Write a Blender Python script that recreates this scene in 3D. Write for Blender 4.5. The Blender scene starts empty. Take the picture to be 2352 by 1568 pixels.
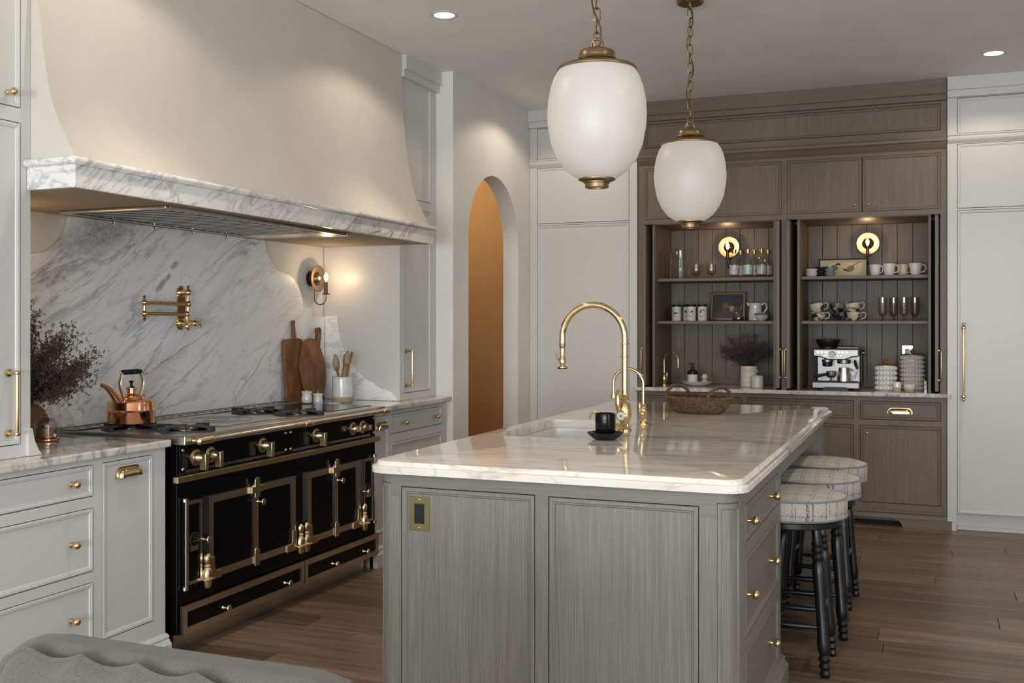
import bpy, bmesh, math, random
from mathutils import Vector, Matrix
sc = bpy.context.scene
COL = sc.collection
PI = math.pi
def srgb(h):
    h = h.lstrip('#'); o = []
    for i in (0, 2, 4):
        c = int(h[i:i+2], 16) / 255
        o.append(c / 12.92 if c <= .04045 else ((c + .055) / 1.055) ** 2.4)
    return tuple(o)
# ------------------------------------------------------------------ camera
cam = bpy.data.cameras.new('camera'); camo = bpy.data.objects.new('camera', cam); COL.objects.link(camo)
camo.location = (0, 0, 1.396); camo.rotation_euler = (PI/2, 0, math.radians(21.76))
cam.sensor_width = 36; cam.lens = 2406 / 2352 * 36; cam.shift_y = -42 / 2352; cam.clip_start = .05
sc.camera = camo
# ------------------------------------------------------------------ world, daylight, exposure
w = bpy.data.worlds.new('world'); sc.world = w; w.use_nodes = True
w.node_tree.nodes['Background'].inputs[0].default_value = (.55, .68, .85, 1)
w.node_tree.nodes['Background'].inputs[1].default_value = .6
vs = sc.view_settings
vs.view_transform = 'Standard'; vs.look = 'None'; vs.gamma = 1; vs.use_curve_mapping = False; vs.exposure = -0.72
CEIL = 3.047
cy_ = sc.cycles
cy_.max_bounces = 6; cy_.diffuse_bounces = 3; cy_.glossy_bounces = 3; cy_.transmission_bounces = 4; cy_.transparent_max_bounces = 8
cy_.caustics_reflective = False; cy_.caustics_refractive = False
WARM = (1.0, .85, .69)
def lamp(kind, name, loc, power, color, **kw):
    l = bpy.data.lights.new(name, kind); l.energy = power; l.color = color
    for k, v in kw.items(): setattr(l, k, v)
    o = bpy.data.objects.new(name, l); COL.objects.link(o); o.location = loc
    return o
# daylight through the three tall windows of the wall behind the camera
for i, x in enumerate((-2.2, -.2, 1.8)):
    o = lamp('AREA', 'window_daylight', (x, -3.42, 1.55), 38, (.84, .92, 1.0), shape='RECTANGLE', size=1.3, size_y=2.2)
    o.rotation_euler = (PI/2, 0, 0)
    # added upward fill at each window, brightens the ceiling
    o = lamp('AREA', 'terrace_bounce', (x, -3.40, 1.2), 200, (.90, .95, 1.0), shape='RECTANGLE', size=1.3, size_y=1.4)
    o.rotation_euler = (PI/2 + math.radians(38), 0, 0)
o = lamp('AREA', 'window_daylight', (3.6, 1.0, 1.6), 85, (.90, .95, 1.0), shape='RECTANGLE', size=1.5, size_y=2.0)  # added light at an unseen side window, brightens the splash and range wall
o.rotation_euler = (PI/2, 0, PI/2)
DOWN_SPOTS = [(-2.414, 6.97), (-2.414, 5.07), (-2.414, 3.17), (.36, 7.031), (.36, 5.13), (.36, 3.2)]
for (x, y) in DOWN_SPOTS:
    lamp('SPOT', 'downlight_beam', (x, y, CEIL - .02), 29, WARM, spot_size=math.radians(144), spot_blend=.30, shadow_soft_size=.05)
    lamp('SPOT', 'downlight_core', (x, y, CEIL - .02), 60, WARM, spot_size=math.radians(72), spot_blend=1.0, shadow_soft_size=.05)
# ------------------------------------------------------------------ mesh helpers
class MB:
    def __init__(s): s.V = []; s.F = []; s.S = []; s.T = None
    def at(s, loc=(0, 0, 0), rx=0, ry=0, rz=0, sc=None):
        s.T = Matrix.Translation(loc) @ Matrix.Rotation(rz, 4, 'Z') @ Matrix.Rotation(ry, 4, 'Y') @ Matrix.Rotation(rx, 4, 'X')
        if sc: s.T = s.T @ Matrix.Diagonal((*sc, 1))
        return s
    def add(s, vs, fs, sm=False):
        o = len(s.V)
        if s.T is not None: vs = [s.T @ Vector(v) for v in vs]
        s.V += [tuple(v) for v in vs]; s.F += [tuple(i + o for i in f) for f in fs]; s.S += [sm] * len(fs)
        return s
    def box(s, x0, y0, z0, x1, y1, z1):
        v = [(x, y, z) for z in (z0, z1) for y in (y0, y1) for x in (x0, x1)]
        return s.add(v, [(0, 2, 3, 1), (4, 5, 7, 6), (0, 1, 5, 4), (2, 6, 7, 3), (0, 4, 6, 2), (1, 3, 7, 5)])
    def prism(s, poly, a, b, axis='x', sm=False):
        m = {'x': lambda u, v, t: (t, u, v), 'y': lambda u, v, t: (u, t, v), 'z': lambda u, v, t: (u, v, t)}[axis]
        n = len(poly); o = [m(u, v, a) for u, v in poly] + [m(u, v, b) for u, v in poly]
        s.add(o, [tuple(range(n)), tuple(range(2*n - 1, n - 1, -1))])
        k = len(s.V) - 2*n
        s.F += [(k+i, k+(i+1) % n, k+n+(i+1) % n, k+n+i) for i in range(n)]; s.S += [sm] * n
        return s
    def rings(s, rs, cap=(True, True), loop=False, sm=True):
        n = len(rs[0]); o = [p for r in rs for p in r]; f = []
        m = len(rs)
        for j in range(m if loop else m - 1):
            a = j * n; b = ((j + 1) % m) * n
            f += [(a+i, a+(i+1) % n, b+(i+1) % n, b+i) for i in range(n)]
        s.add(o, f, sm); k = len(s.V) - len(o)
        if not loop:
            if cap[0]: s.F.append(tuple(k+i for i in range(n))); s.S.append(False)
            if cap[1]: s.F.append(tuple(k+(m-1)*n+i for i in range(n))); s.S.append(False)
        return s
    def lathe(s, prof, seg=24, c=(0, 0, 0), axis='z', sx=1, sy=1, cap=(True, True)):
        rs = []
        for r, z in prof:
            r = max(r, 1e-4); ring = []
            for i in range(seg):
                a = 2*PI*i/seg; u, v = r*sx*math.cos(a), r*sy*math.sin(a)
                p = {'z': (u, v, z), 'y': (u, z, v), 'x': (z, u, v)}[axis]
                ring.append((p[0]+c[0], p[1]+c[1], p[2]+c[2]))
            rs.append(ring)
        return s.rings(rs, cap)
    def tube(s, pts, r, seg=10, closed=False, flat=1):
        P = [Vector(p) for p in pts]; n = len(P); rs = []; N = None
        for i in range(n):
            if closed: t = P[(i+1) % n] - P[i-1]
            else: t = P[min(i+1, n-1)] - P[max(i-1, 0)]
            t.normalize()
            if N is None:
                N = t.orthogonal().normalized() if abs(t.z) > .99 else Vector((0, 0, 1)).cross(t).normalized()
            N = (N - t * N.dot(t)).normalized(); B = t.cross(N)
            rr = r[i] if isinstance(r, (list, tuple)) else r
            rs.append([P[i] + N*rr*math.cos(2*PI*k/seg) + B*rr*flat*math.sin(2*PI*k/seg) for k in range(seg)])
        return s.rings(rs, loop=closed)
    def sph(s, c, r, seg=16, n=8, sc=(1, 1, 1)):
        rs = []
        for j in range(n + 1):
            t = PI * j / n; q = max(math.sin(t), 1e-4)
            rs.append([(c[0]+r*sc[0]*q*math.cos(2*PI*i/seg), c[1]+r*sc[1]*q*math.sin(2*PI*i/seg), c[2]-r*sc[2]*math.cos(t)) for i in range(seg)])
        return s.rings(rs, (False, False))
    def frame(s, x0, z0, x1, z1, prof, y=0, fill=True):
        rs = [[(x0+i, y-d, z0+i), (x1-i, y-d, z0+i), (x1-i, y-d, z1-i), (x0+i, y-d, z1-i)] for i, d in prof]
        return s.rings(rs, (False, fill), sm=False)
    def grid(s, x0, z0, x1, z1, holes, y, t):
        xs = sorted({x0, x1, *[h[0] for h in holes], *[h[2] for h in holes]}); zs = sorted({z0, z1, *[h[1] for h in holes], *[h[3] for h in holes]})
        def solid(i, j):
            if i < 0 or j < 0 or i >= len(xs)-1 or j >= len(zs)-1: return False
            cx, cz = (xs[i]+xs[i+1])/2, (zs[j]+zs[j+1])/2
            return not any(h[0] < cx < h[2] and h[1] < cz < h[3] for h in holes)
        for i in range(len(xs)-1):
            for j in range(len(zs)-1):
                if not solid(i, j): continue
                a, b, c, d = xs[i], xs[i+1], zs[j], zs[j+1]
                s.add([(a, y, c), (b, y, c), (b, y, d), (a, y, d)], [(0, 1, 2, 3)])
                s.add([(a, y+t, c), (b, y+t, c), (b, y+t, d), (a, y+t, d)], [(3, 2, 1, 0)])
                for (di, dj, p, q) in ((-1, 0, (a, c), (a, d)), (1, 0, (b, c), (b, d)), (0, -1, (a, c), (b, c)), (0, 1, (a, d), (b, d))):
                    if not solid(i+di, j+dj):
                        s.add([(p[0], y, p[1]), (q[0], y, q[1]), (q[0], y+t, q[1]), (p[0], y+t, p[1])], [(0, 1, 2, 3)])
        return s
    def mesh(s, name, mat, angle=38):
        me = bpy.data.meshes.new(name); me.from_pydata(s.V, [], s.F)
        me.polygons.foreach_set('use_smooth', s.S)
        bm = bmesh.new(); bm.from_mesh(me)
        bmesh.ops.remove_doubles(bm, verts=bm.verts, dist=2e-5)
        bmesh.ops.recalc_face_normals(bm, faces=bm.faces); bm.to_mesh(me); bm.free()
        if any(s.S): me.set_sharp_from_angle(angle=math.radians(angle))
        if mat: me.materials.append(mat)
        return me
    def build(s, name, mat, parent=None, bevel=0, seg=2, world=False, loc=(0, 0, 0)):
        if world and parent is not None:
            inv = parent.matrix_basis.inverted(); s.V = [tuple(inv @ Vector(v)) for v in s.V]
        return link(name, s.mesh(name, mat), parent, loc, bevel=bevel, seg=seg)
def link(name, me, parent=None, loc=(0, 0, 0), rot=(0, 0, 0), bevel=0, seg=2):
    o = bpy.data.objects.new(name, me); COL.objects.link(o); o.location = loc; o.rotation_euler = rot
    if parent is not None: o.parent = parent
    if bevel:
        b = o.modifiers.new('bevel', 'BEVEL'); b.width = bevel; b.segments = seg; b.limit_method = 'ANGLE'; b.angle_limit = math.radians(40)
        b.harden_normals = False
    return o
def tag(o, label=None, cat=None, group=None, kind=None):
    for k, v in (('label', label), ('category', cat), ('group', group), ('kind', kind)):
        if v: o[k] = v
    return o
def thing(name, label, cat, loc=(0, 0, 0), rz=0, group=None):
    o = bpy.data.objects.new(name, None); COL.objects.link(o); o.location = loc; o.rotation_euler = (0, 0, rz); o.empty_display_size = .05
    return tag(o, label, cat, group)
def struct(o, label=None, cat=None): return tag(o, label, cat, kind='structure')
def dup(root, loc, rz=None, label=None, group=None, parent=None):
    r = root.copy(); COL.objects.link(r); r.location = loc
    if rz is not None: r.rotation_euler = (0, 0, rz)
    if parent is not None: r.parent = parent
    if label: r['label'] = label
    if group: r['group'] = group
    for ch in list(root.children):
        dup(ch, ch.location, parent=r)
    return r
def arc(c, r, a0, a1, n, plane='xz'):
    o = []
    for i in range(n + 1):
        a = math.radians(a0 + (a1 - a0) * i / n); u, v = r*math.cos(a), r*math.sin(a)
        o.append({'xz': (c[0]+u, c[1], c[2]+v), 'yz': (c[0], c[1]+u, c[2]+v), 'xy': (c[0]+u, c[1]+v, c[2])}[plane])
    return o
def lettering(name, txt, size, mat, par, loc):
    cu = bpy.data.curves.new(name, 'FONT'); cu.body = txt; cu.size = size; cu.align_x = 'CENTER'; cu.extrude = .0003
    o = bpy.data.objects.new(name, cu); COL.objects.link(o); bpy.context.view_layer.update()
    me = bpy.data.meshes.new_from_object(o.evaluated_get(bpy.context.evaluated_depsgraph_get()))
    bpy.data.objects.remove(o); bpy.data.curves.remove(cu); me.materials.clear(); me.materials.append(mat)
    return link(name, me, par, loc, (PI/2, 0, 0))
# ------------------------------------------------------------------ materials
def nmat(name):
    m = bpy.data.materials.new(name); m.use_nodes = True
    nt = m.node_tree; b = nt.nodes['Principled BSDF']
    return m, nt, b
def setp(b, **kw):
    names = dict(color='Base Color', rough='Roughness', metal='Metallic', coat='Coat Weight', coatr='Coat Roughness', trans='Transmission Weight', ior='IOR', emit='Emission Color', es='Emission Strength', sheen='Sheen Weight', spec='Specular IOR Level', alpha='Alpha', sss='Subsurface Weight')
    for k, v in kw.items():
        if isinstance(v, tuple) and len(v) == 3: v = (*v, 1)
        b.inputs[names[k]].default_value = v
def N(nt, t, **kw):
    n = nt.nodes.new(t)
    for k, v in kw.items():
        if k.startswith('i_'): 
            key = k[2:].replace('_', ' ')
            n.inputs[int(key) if key.isdigit() else key].default_value = v
        else: setattr(n, k, v)
    return n
def ramp(nt, fac, stops, interp='LINEAR'):
    r = nt.nodes.new('ShaderNodeValToRGB'); r.color_ramp.interpolation = interp
    e = r.color_ramp.elements
    while len(e) < len(stops): e.new(.5)
    for el, (p, c) in zip(e, stops):
        el.position = p; el.color = (*c, 1) if len(c) == 3 else c
    nt.links.new(fac, r.inputs[0]); return r
def coords(nt, rot=(0, 0, 0), scale=(1, 1, 1), rnd=False):
    tc = N(nt, 'ShaderNodeTexCoord'); mp = N(nt, 'ShaderNodeMapping')
    mp.inputs['Rotation'].default_value = rot; mp.inputs['Scale'].default_value = scale
    if rnd:
        oi = N(nt, 'ShaderNodeObjectInfo'); vm = N(nt, 'ShaderNodeVectorMath', operation='SCALE'); vm.inputs['Scale'].default_value = 1
        cb = N(nt, 'ShaderNodeCombineXYZ'); mu = N(nt, 'ShaderNodeMath', operation='MULTIPLY'); mu.inputs[1].default_value = 37.0
        nt.links.new(oi.outputs['Random'], mu.inputs[0])
        for k in range(3): nt.links.new(mu.outputs[0], cb.inputs[k])
        ad = N(nt, 'ShaderNodeVectorMath', operation='ADD')
        nt.links.new(tc.outputs['Object'], ad.inputs[0]); nt.links.new(cb.outputs[0], ad.inputs[1]); nt.links.new(ad.outputs[0], mp.inputs[0])
    else: nt.links.new(tc.outputs['Object'], mp.inputs[0])
    if rot != (0, 0, 0):
        mp.inputs['Scale'].default_value = (1, 1, 1); m2 = N(nt, 'ShaderNodeMapping'); m2.inputs['Scale'].default_value = scale; nt.links.new(mp.outputs[0], m2.inputs[0]); return m2.outputs[0]
    return mp.outputs[0]
def noise(nt, vec, scale, detail=4, rough=.55, dist=0):
    n = N(nt, 'ShaderNodeTexNoise'); n.inputs['Scale'].default_value = scale; n.inputs['Detail'].default_value = detail
    n.inputs['Roughness'].default_value = rough; n.inputs['Distortion'].default_value = dist
    nt.links.new(vec, n.inputs['Vector']); return n.outputs['Fac']
def mix(nt, fac, a, b, blend='MIX'):
    m = N(nt, 'ShaderNodeMix', data_type='RGBA', blend_type=blend)
    for sock, v in ((0, fac), (6, a), (7, b)):
        if isinstance(v, (int, float)): m.inputs[sock].default_value = v
        elif isinstance(v, tuple): m.inputs[sock].default_value = (*v, 1) if len(v) == 3 else v
        else: nt.links.new(v, m.inputs[sock])
    return m.outputs[2]
def math_(nt, op, a, b=None):
    m = N(nt, 'ShaderNodeMath', operation=op)
    for k, v in enumerate((a, b)):
        if v is None: continue
        if isinstance(v, (int, float)): m.inputs[k].default_value = v
        else: nt.links.new(v, m.inputs[k])
    return m.outputs[0]
def bump(nt, b, h, strength=.2, dist=.002):
    n = N(nt, 'ShaderNodeBump'); n.inputs['Strength'].default_value = strength; n.inputs['Distance'].default_value = dist
    nt.links.new(h, n.inputs['Height']); nt.links.new(n.outputs[0], b.inputs['Normal'])
def plain(name, color, rough=.5, metal=0, var=0, **kw):
    m, nt, b = nmat(name); c = srgb(color) if isinstance(color, str) else color
    setp(b, color=c, rough=rough, metal=metal, **kw)
    v = coords(nt)
    if var:
        f = noise(nt, v, 6, 3); r = ramp(nt, f, [(.3, tuple(x*(1-var) for x in c)), (.7, tuple(min(1, x*(1+var)) for x in c))])
        nt.links.new(r.outputs[0], b.inputs['Base Color'])
    elif rough > .05:
        f = noise(nt, v, 14, 2); r = ramp(nt, f, [(0, (rough*.9,)*3), (1, (min(1, rough*1.1),)*3)]); nt.links.new(r.outputs[0], b.inputs['Roughness'])
    return m
def plaster(name, color, s=.25, rough=.8):
    m, nt, b = nmat(name); c = srgb(color); setp(b, rough=rough)
    v = coords(nt); f = noise(nt, v, 3.2, 6, .6, .4)
    r = ramp(nt, f, [(.3, tuple(x*.955 for x in c)), (.7, tuple(x*1.03 for x in c))]); nt.links.new(r.outputs[0], b.inputs['Base Color'])
    bump(nt, b, noise(nt, v, 60, 4), s, .002); return m
def marble(name, base, grey, dark, rot, scale, warm=None, rough=.12, amt=1.0, fine=1.0, coat=.25):
    m, nt, b = nmat(name); setp(b, rough=rough, coat=coat, coatr=.04)
    v = coords(nt, rot, scale)
    big = noise(nt, v, 2.1, 7, .58, .7); sml = noise(nt, v, 3.6, 7, .58, .8); cl = noise(nt, v, 1.1, 5, .6, .5)
    def vein(f, wdt): return ramp(nt, math_(nt, 'ABSOLUTE', math_(nt, 'SUBTRACT', f, .5)), [(0, (1, 1, 1)), (wdt*.35, (.45, .45, .45)), (wdt, (0, 0, 0))]).outputs[0]
    mask = ramp(nt, cl, [(.38, (.10,)*3), (.58, (1, 1, 1))]).outputs[0]
    c0 = ramp(nt, cl, [(.30, srgb(base)), (.55, srgb(base)), (.78, srgb(grey))]).outputs[0]
    v1 = mix(nt, mask, (0, 0, 0), vein(big, .034))
    v2 = vein(sml, .026*fine)
    c1 = mix(nt, math_(nt, 'MULTIPLY', v1, .85*amt), c0, srgb(dark))
    c2 = mix(nt, math_(nt, 'MULTIPLY', v2, .6*amt), c1, srgb(grey), 'MULTIPLY')
    if warm:
        wm = ramp(nt, noise(nt, v, .8, 6, .6, .6), [(.46, (0, 0, 0)), (.72, (1, 1, 1))]).outputs[0]
        c2 = mix(nt, math_(nt, 'MULTIPLY', wm, .55), c2, srgb(warm), 'MULTIPLY')
    nt.links.new(c2, b.inputs['Base Color']); return m
def wood(name, c0, c1, c2, scale, rough=.5, rnd=True, bs=.12):
    m, nt, b = nmat(name); setp(b, rough=rough)
    v = coords(nt, (0, 0, 0), scale, rnd)
    f = noise(nt, v, 1.0, 7, .68, .25); g = noise(nt, v, .09, 3, .5, .3)
    c = ramp(nt, f, [(.28, srgb(c0)), (.5, srgb(c1)), (.72, srgb(c2))]).outputs[0]
    gg = ramp(nt, g, [(.3, (.94, .94, .94)), (.7, (1.05, 1.05, 1.04))]).outputs[0]
    nt.links.new(mix(nt, 1.0, c, gg, 'MULTIPLY'), b.inputs['Base Color'])
    bump(nt, b, f, bs, .0012); return m
M = {}
M['paint'] = plain('white_cabinet_paint', '#cccac5', .38)
M['wall'] = plaster('wall_paint', '#e2ded7', .06)
M['ceiling'] = plaster('ceiling_paint', '#f0eeeb', .04)
M['hood'] = plaster('hood_plaster', '#cfc7bb', .22)
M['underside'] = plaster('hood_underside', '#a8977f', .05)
M['hall'] = plaster('hall_paint', '#c9a272', .06)
M['marble'] = marble('splash_marble', '#f7f6f4', '#d0d0d3', '#8d8e94', (math.radians(58), 0, 0), (1.0, 2.6, .62), warm='#f0e8dd', rough=.3, coat=0, amt=.95, fine=.8)
def marble_patch(m, cy, cz, ry, rz, ang, cols, strength, soft=.5, nscale=9, fine=60):
    nt = m.node_tree; b = nt.nodes['Principled BSDF']; src = b.inputs['Base Color'].links[0].from_socket
    tc = N(nt, 'ShaderNodeTexCoord'); mp = N(nt, 'ShaderNodeMapping', vector_type='TEXTURE'); mp.inputs['Location'].default_value = (-3.553, cy, cz); mp.inputs['Rotation'].default_value = (math.radians(ang), 0, 0); mp.inputs['Scale'].default_value = (1, ry, rz)
    nt.links.new(tc.outputs['Object'], mp.inputs[0]); ln = N(nt, 'ShaderNodeVectorMath', operation='LENGTH'); nt.links.new(mp.outputs[0], ln.inputs[0])
    d = math_(nt, 'ADD', ln.outputs['Value'], math_(nt, 'MULTIPLY', math_(nt, 'SUBTRACT', noise(nt, tc.outputs['Object'], nscale, 5), .5), 1.1))
    mask = ramp(nt, d, [(1-soft, (strength,)*3), (1.0, (0, 0, 0))]).outputs[0]
    c = ramp(nt, noise(nt, tc.outputs['Object'], fine, 6, .65, .6), [(.36, srgb(cols[0])), (.5, srgb(cols[1])), (.66, srgb(cols[2]))]).outputs[0]
    nt.links.new(mix(nt, mask, src, c), b.inputs['Base Color'])
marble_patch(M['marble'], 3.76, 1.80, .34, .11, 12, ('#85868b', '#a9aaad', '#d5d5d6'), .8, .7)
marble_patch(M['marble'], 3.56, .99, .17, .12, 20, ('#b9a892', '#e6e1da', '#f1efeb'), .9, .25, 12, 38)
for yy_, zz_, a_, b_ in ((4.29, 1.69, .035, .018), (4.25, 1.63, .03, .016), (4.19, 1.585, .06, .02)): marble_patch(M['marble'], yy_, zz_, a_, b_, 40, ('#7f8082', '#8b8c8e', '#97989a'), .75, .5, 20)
M['marble_lip'] = marble('lip_marble', '#e6e3df', '#a9a8aa', '#6c6d72', (math.radians(50), 0, 0), (1.2, 2.6, .9), warm='#eadfd0', rough=.2, coat=.1)
M['island_top'] = marble('island_marble', '#e6e0d7', '#c6bbaf', '#8f8478', (0, 0, math.radians(-6)), (.55, 4.2, 1.6), warm='#e6d3b8', rough=.07, amt=.8)
M['counter'] = marble('counter_marble', '#d8d4cf', '#a9a6a6', '#7c7a7c', (0, 0, math.radians(35)), (1.2, 2.4, 1.2), warm='#e2d6c8', rough=.07)
M['oak_v'] = wood('grey_oak_vertical', '#5e5953', '#78736b', '#8f8a82', (430, 430, 4))  # island oak: same stain as the hutch, cool daylight put into the grey
M['oak_h'] = wood('grey_oak_horizontal', '#5b5650', '#726d65', '#837d74', (4, 430, 430))
M['hut_v'] = wood('brown_oak_vertical', '#51453a', '#6e5f50', '#847363', (400, 400, 3.5))  # hutch oak: same stain as the island, warmer dimmer light put into the colour
M['hut_h'] = wood('brown_oak_horizontal', '#51453a', '#6c5d4e', '#7f6e5e', (3.5, 400, 400))
M['plank'] = wood('floor_plank_oak', '#4f3f35', '#745f4e', '#907965', (1.6, 30, 30), .36, True, .2)
def plank_tone(m):
    nt = m.node_tree; b = nt.nodes['Principled BSDF']; src = b.inputs['Base Color'].links[0].from_socket
    oi = N(nt, 'ShaderNodeObjectInfo'); r = ramp(nt, oi.outputs['Random'], [(0, (.62, .60, .58)), (.5, (1, .98, .96)), (1, (1.28, 1.27, 1.26))])
    c = mix(nt, 1.0, src, r.outputs[0], 'MULTIPLY')
    v = coords(nt, (0, 0, 0), (2.2, 9, 9), True); k = noise(nt, v, 1.0, 3, .5, .6)
    kn = ramp(nt, k, [(.68, (0, 0, 0)), (.80, (1, 1, 1))]).outputs[0]
    nt.links.new(mix(nt, math_(nt, 'MULTIPLY', kn, .6), c, srgb('#241a13')), b.inputs['Base Color'])
plank_tone(M['plank'])
M['board'] = wood('old_board_wood', '#3a2110', '#7d5029', '#a5743f', (40, 9, 3.5), .5, True)
M['spoon'] = wood('spoon_wood', '#6d4c30', '#98714a', '#b28c62', (30, 30, 4), .5, True)
M['brass'] = plain('polished_brass', (.74, .56, .30), .13, 1)
M['brass_sat'] = plain('satin_brass', (.72, .58, .36), .30, 1)
M['brass_old'] = plain('aged_brass', (.30, .21, .115), .32, 1)
M['patina'] = plain('patina_brass', (.20, .16, .085), .42, 1)
M['reflector'] = plain('warm_reflector_brass', (.27, .185, .12), .45, 1)
M['bronze'] = plain('dark_bronze', (.10, .075, .055), .38, 1)
M['nickel'] = plain('polished_nickel', (.84, .75, .66), .22, 1)
M['steel'] = plain('brushed_steel', (.58, .55, .51), .30, 1)
M['chrome'] = plain('espresso_steel', (.22, .21, .20), .36, 1)
M['enamel'] = plain('black_enamel', (.004, .004, .005), .14, spec=.22)
M['iron'] = plain('cast_iron', (.03, .031, .034), .55)
M['black'] = plain('black_paint', (.007, .007, .008), .32)
M['rubber'] = plain('black_plastic', (.010, .010, .010), .38, spec=.3)
M['copper'] = plain('polished_copper', (.80, .38, .21), .15, 1)
M['ceramic'] = plain('white_ceramic', '#dcd9d3', .18, coat=.4, coatr=.05)
M['cream'] = plain('cream_stoneware', '#cdc6ba', .32, var=.04)
M['rawclay'] = plain('raw_clay', '#b09f86', .7, var=.06)
M['navy'] = plain('dark_glaze', '#262a30', .2, coat=.3)
M['greyglaze'] = plain('grey_glaze', '#7c8387', .25, var=.08)
M['pinkglaze'] = plain('blush_glaze', '#d3bba4', .35)
M['flowers'] = plain('dried_flower_heads', '#58483f', .9, var=.3)
M['lilac'] = plain('dried_statice', '#57474a', .9, var=.3)
M['stem'] = plain('dried_stems', '#3d3026', .9)
M['dark'] = plain('dark_void', (.006, .006, .006), .8)
M['white'] = plain('white_print', '#d9d5cc', .5)
M['ink'] = plain('black_ink', '#1d1b1a', .6)
M['wicker'] = wood('wicker', '#2a1d12', '#5a4229', '#876a45', (60, 60, 60), .6, False, .3)
def glass(name, col, rough=.0, ior=1.45):
    m, nt, b = nmat(name); setp(b, color=col, rough=rough, trans=1, ior=ior); return m
def thin_glass(name, col, edge=.12):
    m, nt, b = nmat(name); nt.nodes.remove(b); out = nt.nodes['Material Output']
    tr = N(nt, 'ShaderNodeBsdfTransparent'); tr.inputs[0].default_value = (*col, 1); gl = N(nt, 'ShaderNodeBsdfGlossy'); gl.inputs['Roughness'].default_value = .04
    lw = N(nt, 'ShaderNodeLayerWeight'); lw.inputs['Blend'].default_value = .35; f = math_(nt, 'ADD', math_(nt, 'MULTIPLY', lw.outputs['Facing'], .45), edge*.35)
    mx = N(nt, 'ShaderNodeMixShader'); nt.links.new(f, mx.inputs[0]); nt.links.new(tr.outputs[0], mx.inputs[1]); nt.links.new(gl.outputs[0], mx.inputs[2]); nt.links.new(mx.outputs[0], out.inputs[0]); return m
M['glass'] = thin_glass('clear_glass', (.93, .95, .94))
M['smoke'] = thin_glass('smoky_glass', (.91, .88, .84), .2)
M['honey'] = glass('honey', (.35, .06, .02), .05)
def emis(name, col, s, base=None, rough=.5):
    m, nt, b = nmat(name); setp(b, color=base or col, rough=rough, emit=col, es=s); return m
M['bulb'] = emis('lit_bulb', (1, .72, .42), 60)
M['disc'] = emis('downlight_lens', (1, .93, .84), 14)
M['opal'] = emis('opal_glass', (1, .84, .71), .37, (.42, .41, .39), .4)
def fabric(name, a, b_, scale=380, plaid=False):
    m, nt, b = nmat(name); setp(b, rough=.95, sheen=.15)
    v = coords(nt); f = noise(nt, v, scale, 2, .7); g = noise(nt, v, 7, 3)
    c = ramp(nt, f, [(.3, srgb(a)), (.7, srgb(b_))]).outputs[0]
    if plaid:
        sp = N(nt, 'ShaderNodeSeparateXYZ'); nt.links.new(v, sp.inputs[0])
        tot = None
        for ax, per, offs in ((0, .062, (0, .012)), (1, .085, (0, .010)), (2, .085, (.02,))):
            for of in offs:
                q = math_(nt, 'FRACT', math_(nt, 'DIVIDE', math_(nt, 'ADD', sp.outputs[ax], of + 3), per))
                l = math_(nt, 'LESS_THAN', q, .04)
                tot = l if tot is None else math_(nt, 'MAXIMUM', tot, l)
        dash = math_(nt, 'GREATER_THAN', noise(nt, v, 170, 1), .45)
        c = mix(nt, math_(nt, 'MULTIPLY', math_(nt, 'MULTIPLY', tot, dash), .8), c, srgb('#4b4036'))
    gg = ramp(nt, g, [(.3, (.9, .9, .9)), (.7, (1.06, 1.06, 1.06))]).outputs[0]
    nt.links.new(mix(nt, 1.0, c, gg, 'MULTIPLY'), b.inputs['Base Color'])
    bump(nt, b, f, .5, .002); return m
M['plaid'] = fabric('tweed_plaid', '#9b9389', '#cfc8bd', 300, True)
M['piping'] = fabric('grey_piping', '#6c6f70', '#8d8f8e', 300)
M['sofa'] = fabric('grey_canvas', '#4d4841', '#6c665d', 420)
M['hammer'] = plain('hammered_copper', (.78, .42, .25), .2, 1)
def addbump(m, sc_, st):
    nt = m.node_tree; b = nt.nodes['Principled BSDF']; v = coords(nt)
    t = N(nt, 'ShaderNodeTexVoronoi'); t.inputs['Scale'].default_value = sc_; nt.links.new(v, t.inputs['Vector'])
    bump(nt, b, t.outputs['Distance'], st, .003)
addbump(M['hammer'], 90, .35)
def spotted(name, base, ink, scale, lo, hi):
    m, nt, b = nmat(name); setp(b, rough=.22, coat=.4, coatr=.05); v = coords(nt, rnd=True)
    c = ramp(nt, noise(nt, v, scale, 4, .6, .6), [(lo, srgb(base)), (hi, srgb(ink))]).outputs[0]
    nt.links.new(c, b.inputs['Base Color']); return m
M['splash'] = spotted('splashed_glaze', '#cfc3ae', '#2a2b30', 22, .50, .58)
# ================================================================== setting
random.seed(7)
fl = MB().box(-4.6, -3.6, -.12, 3.8, 8.4, -.013).build('floor', M['plank']); struct(fl, 'dark brown oak plank floor', 'floor')
W_ = .19; y = .9
while y < 8.0:
    x = -3.1 - random.random() * 1.4
    while x < 2.0:
        L = random.choice((1.2, 1.5, 1.8, 2.1)); a, b = max(x, -3.4), min(x + L, 2.2)
        if b - a > .05:
            mb = MB(); g = .0012; c = .0016
            mb.rings([[(a+g, y+g, -.013), (b-g, y+g, -.013), (b-g, y+W_-g, -.013), (a+g, y+W_-g, -.013)],
                      [(a+g, y+g, -c), (b-g, y+g, -c), (b-g, y+W_-g, -c), (a+g, y+W_-g, -c)],
                      [(a+g+c, y+g+c, 0), (b-g-c, y+g+c, 0), (b-g-c, y+W_-g-c, 0), (a+g+c, y+W_-g-c, 0)]], (False, True), sm=False)
            mb.build('plank', M['plank'], fl)
        x += L
    y += W_
struct(MB().box(-4.6, -3.6, CEIL, 3.8, 8.4, CEIL + .1).build('ceiling', M['ceiling']), 'smooth pale ceiling', 'ceiling')
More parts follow.
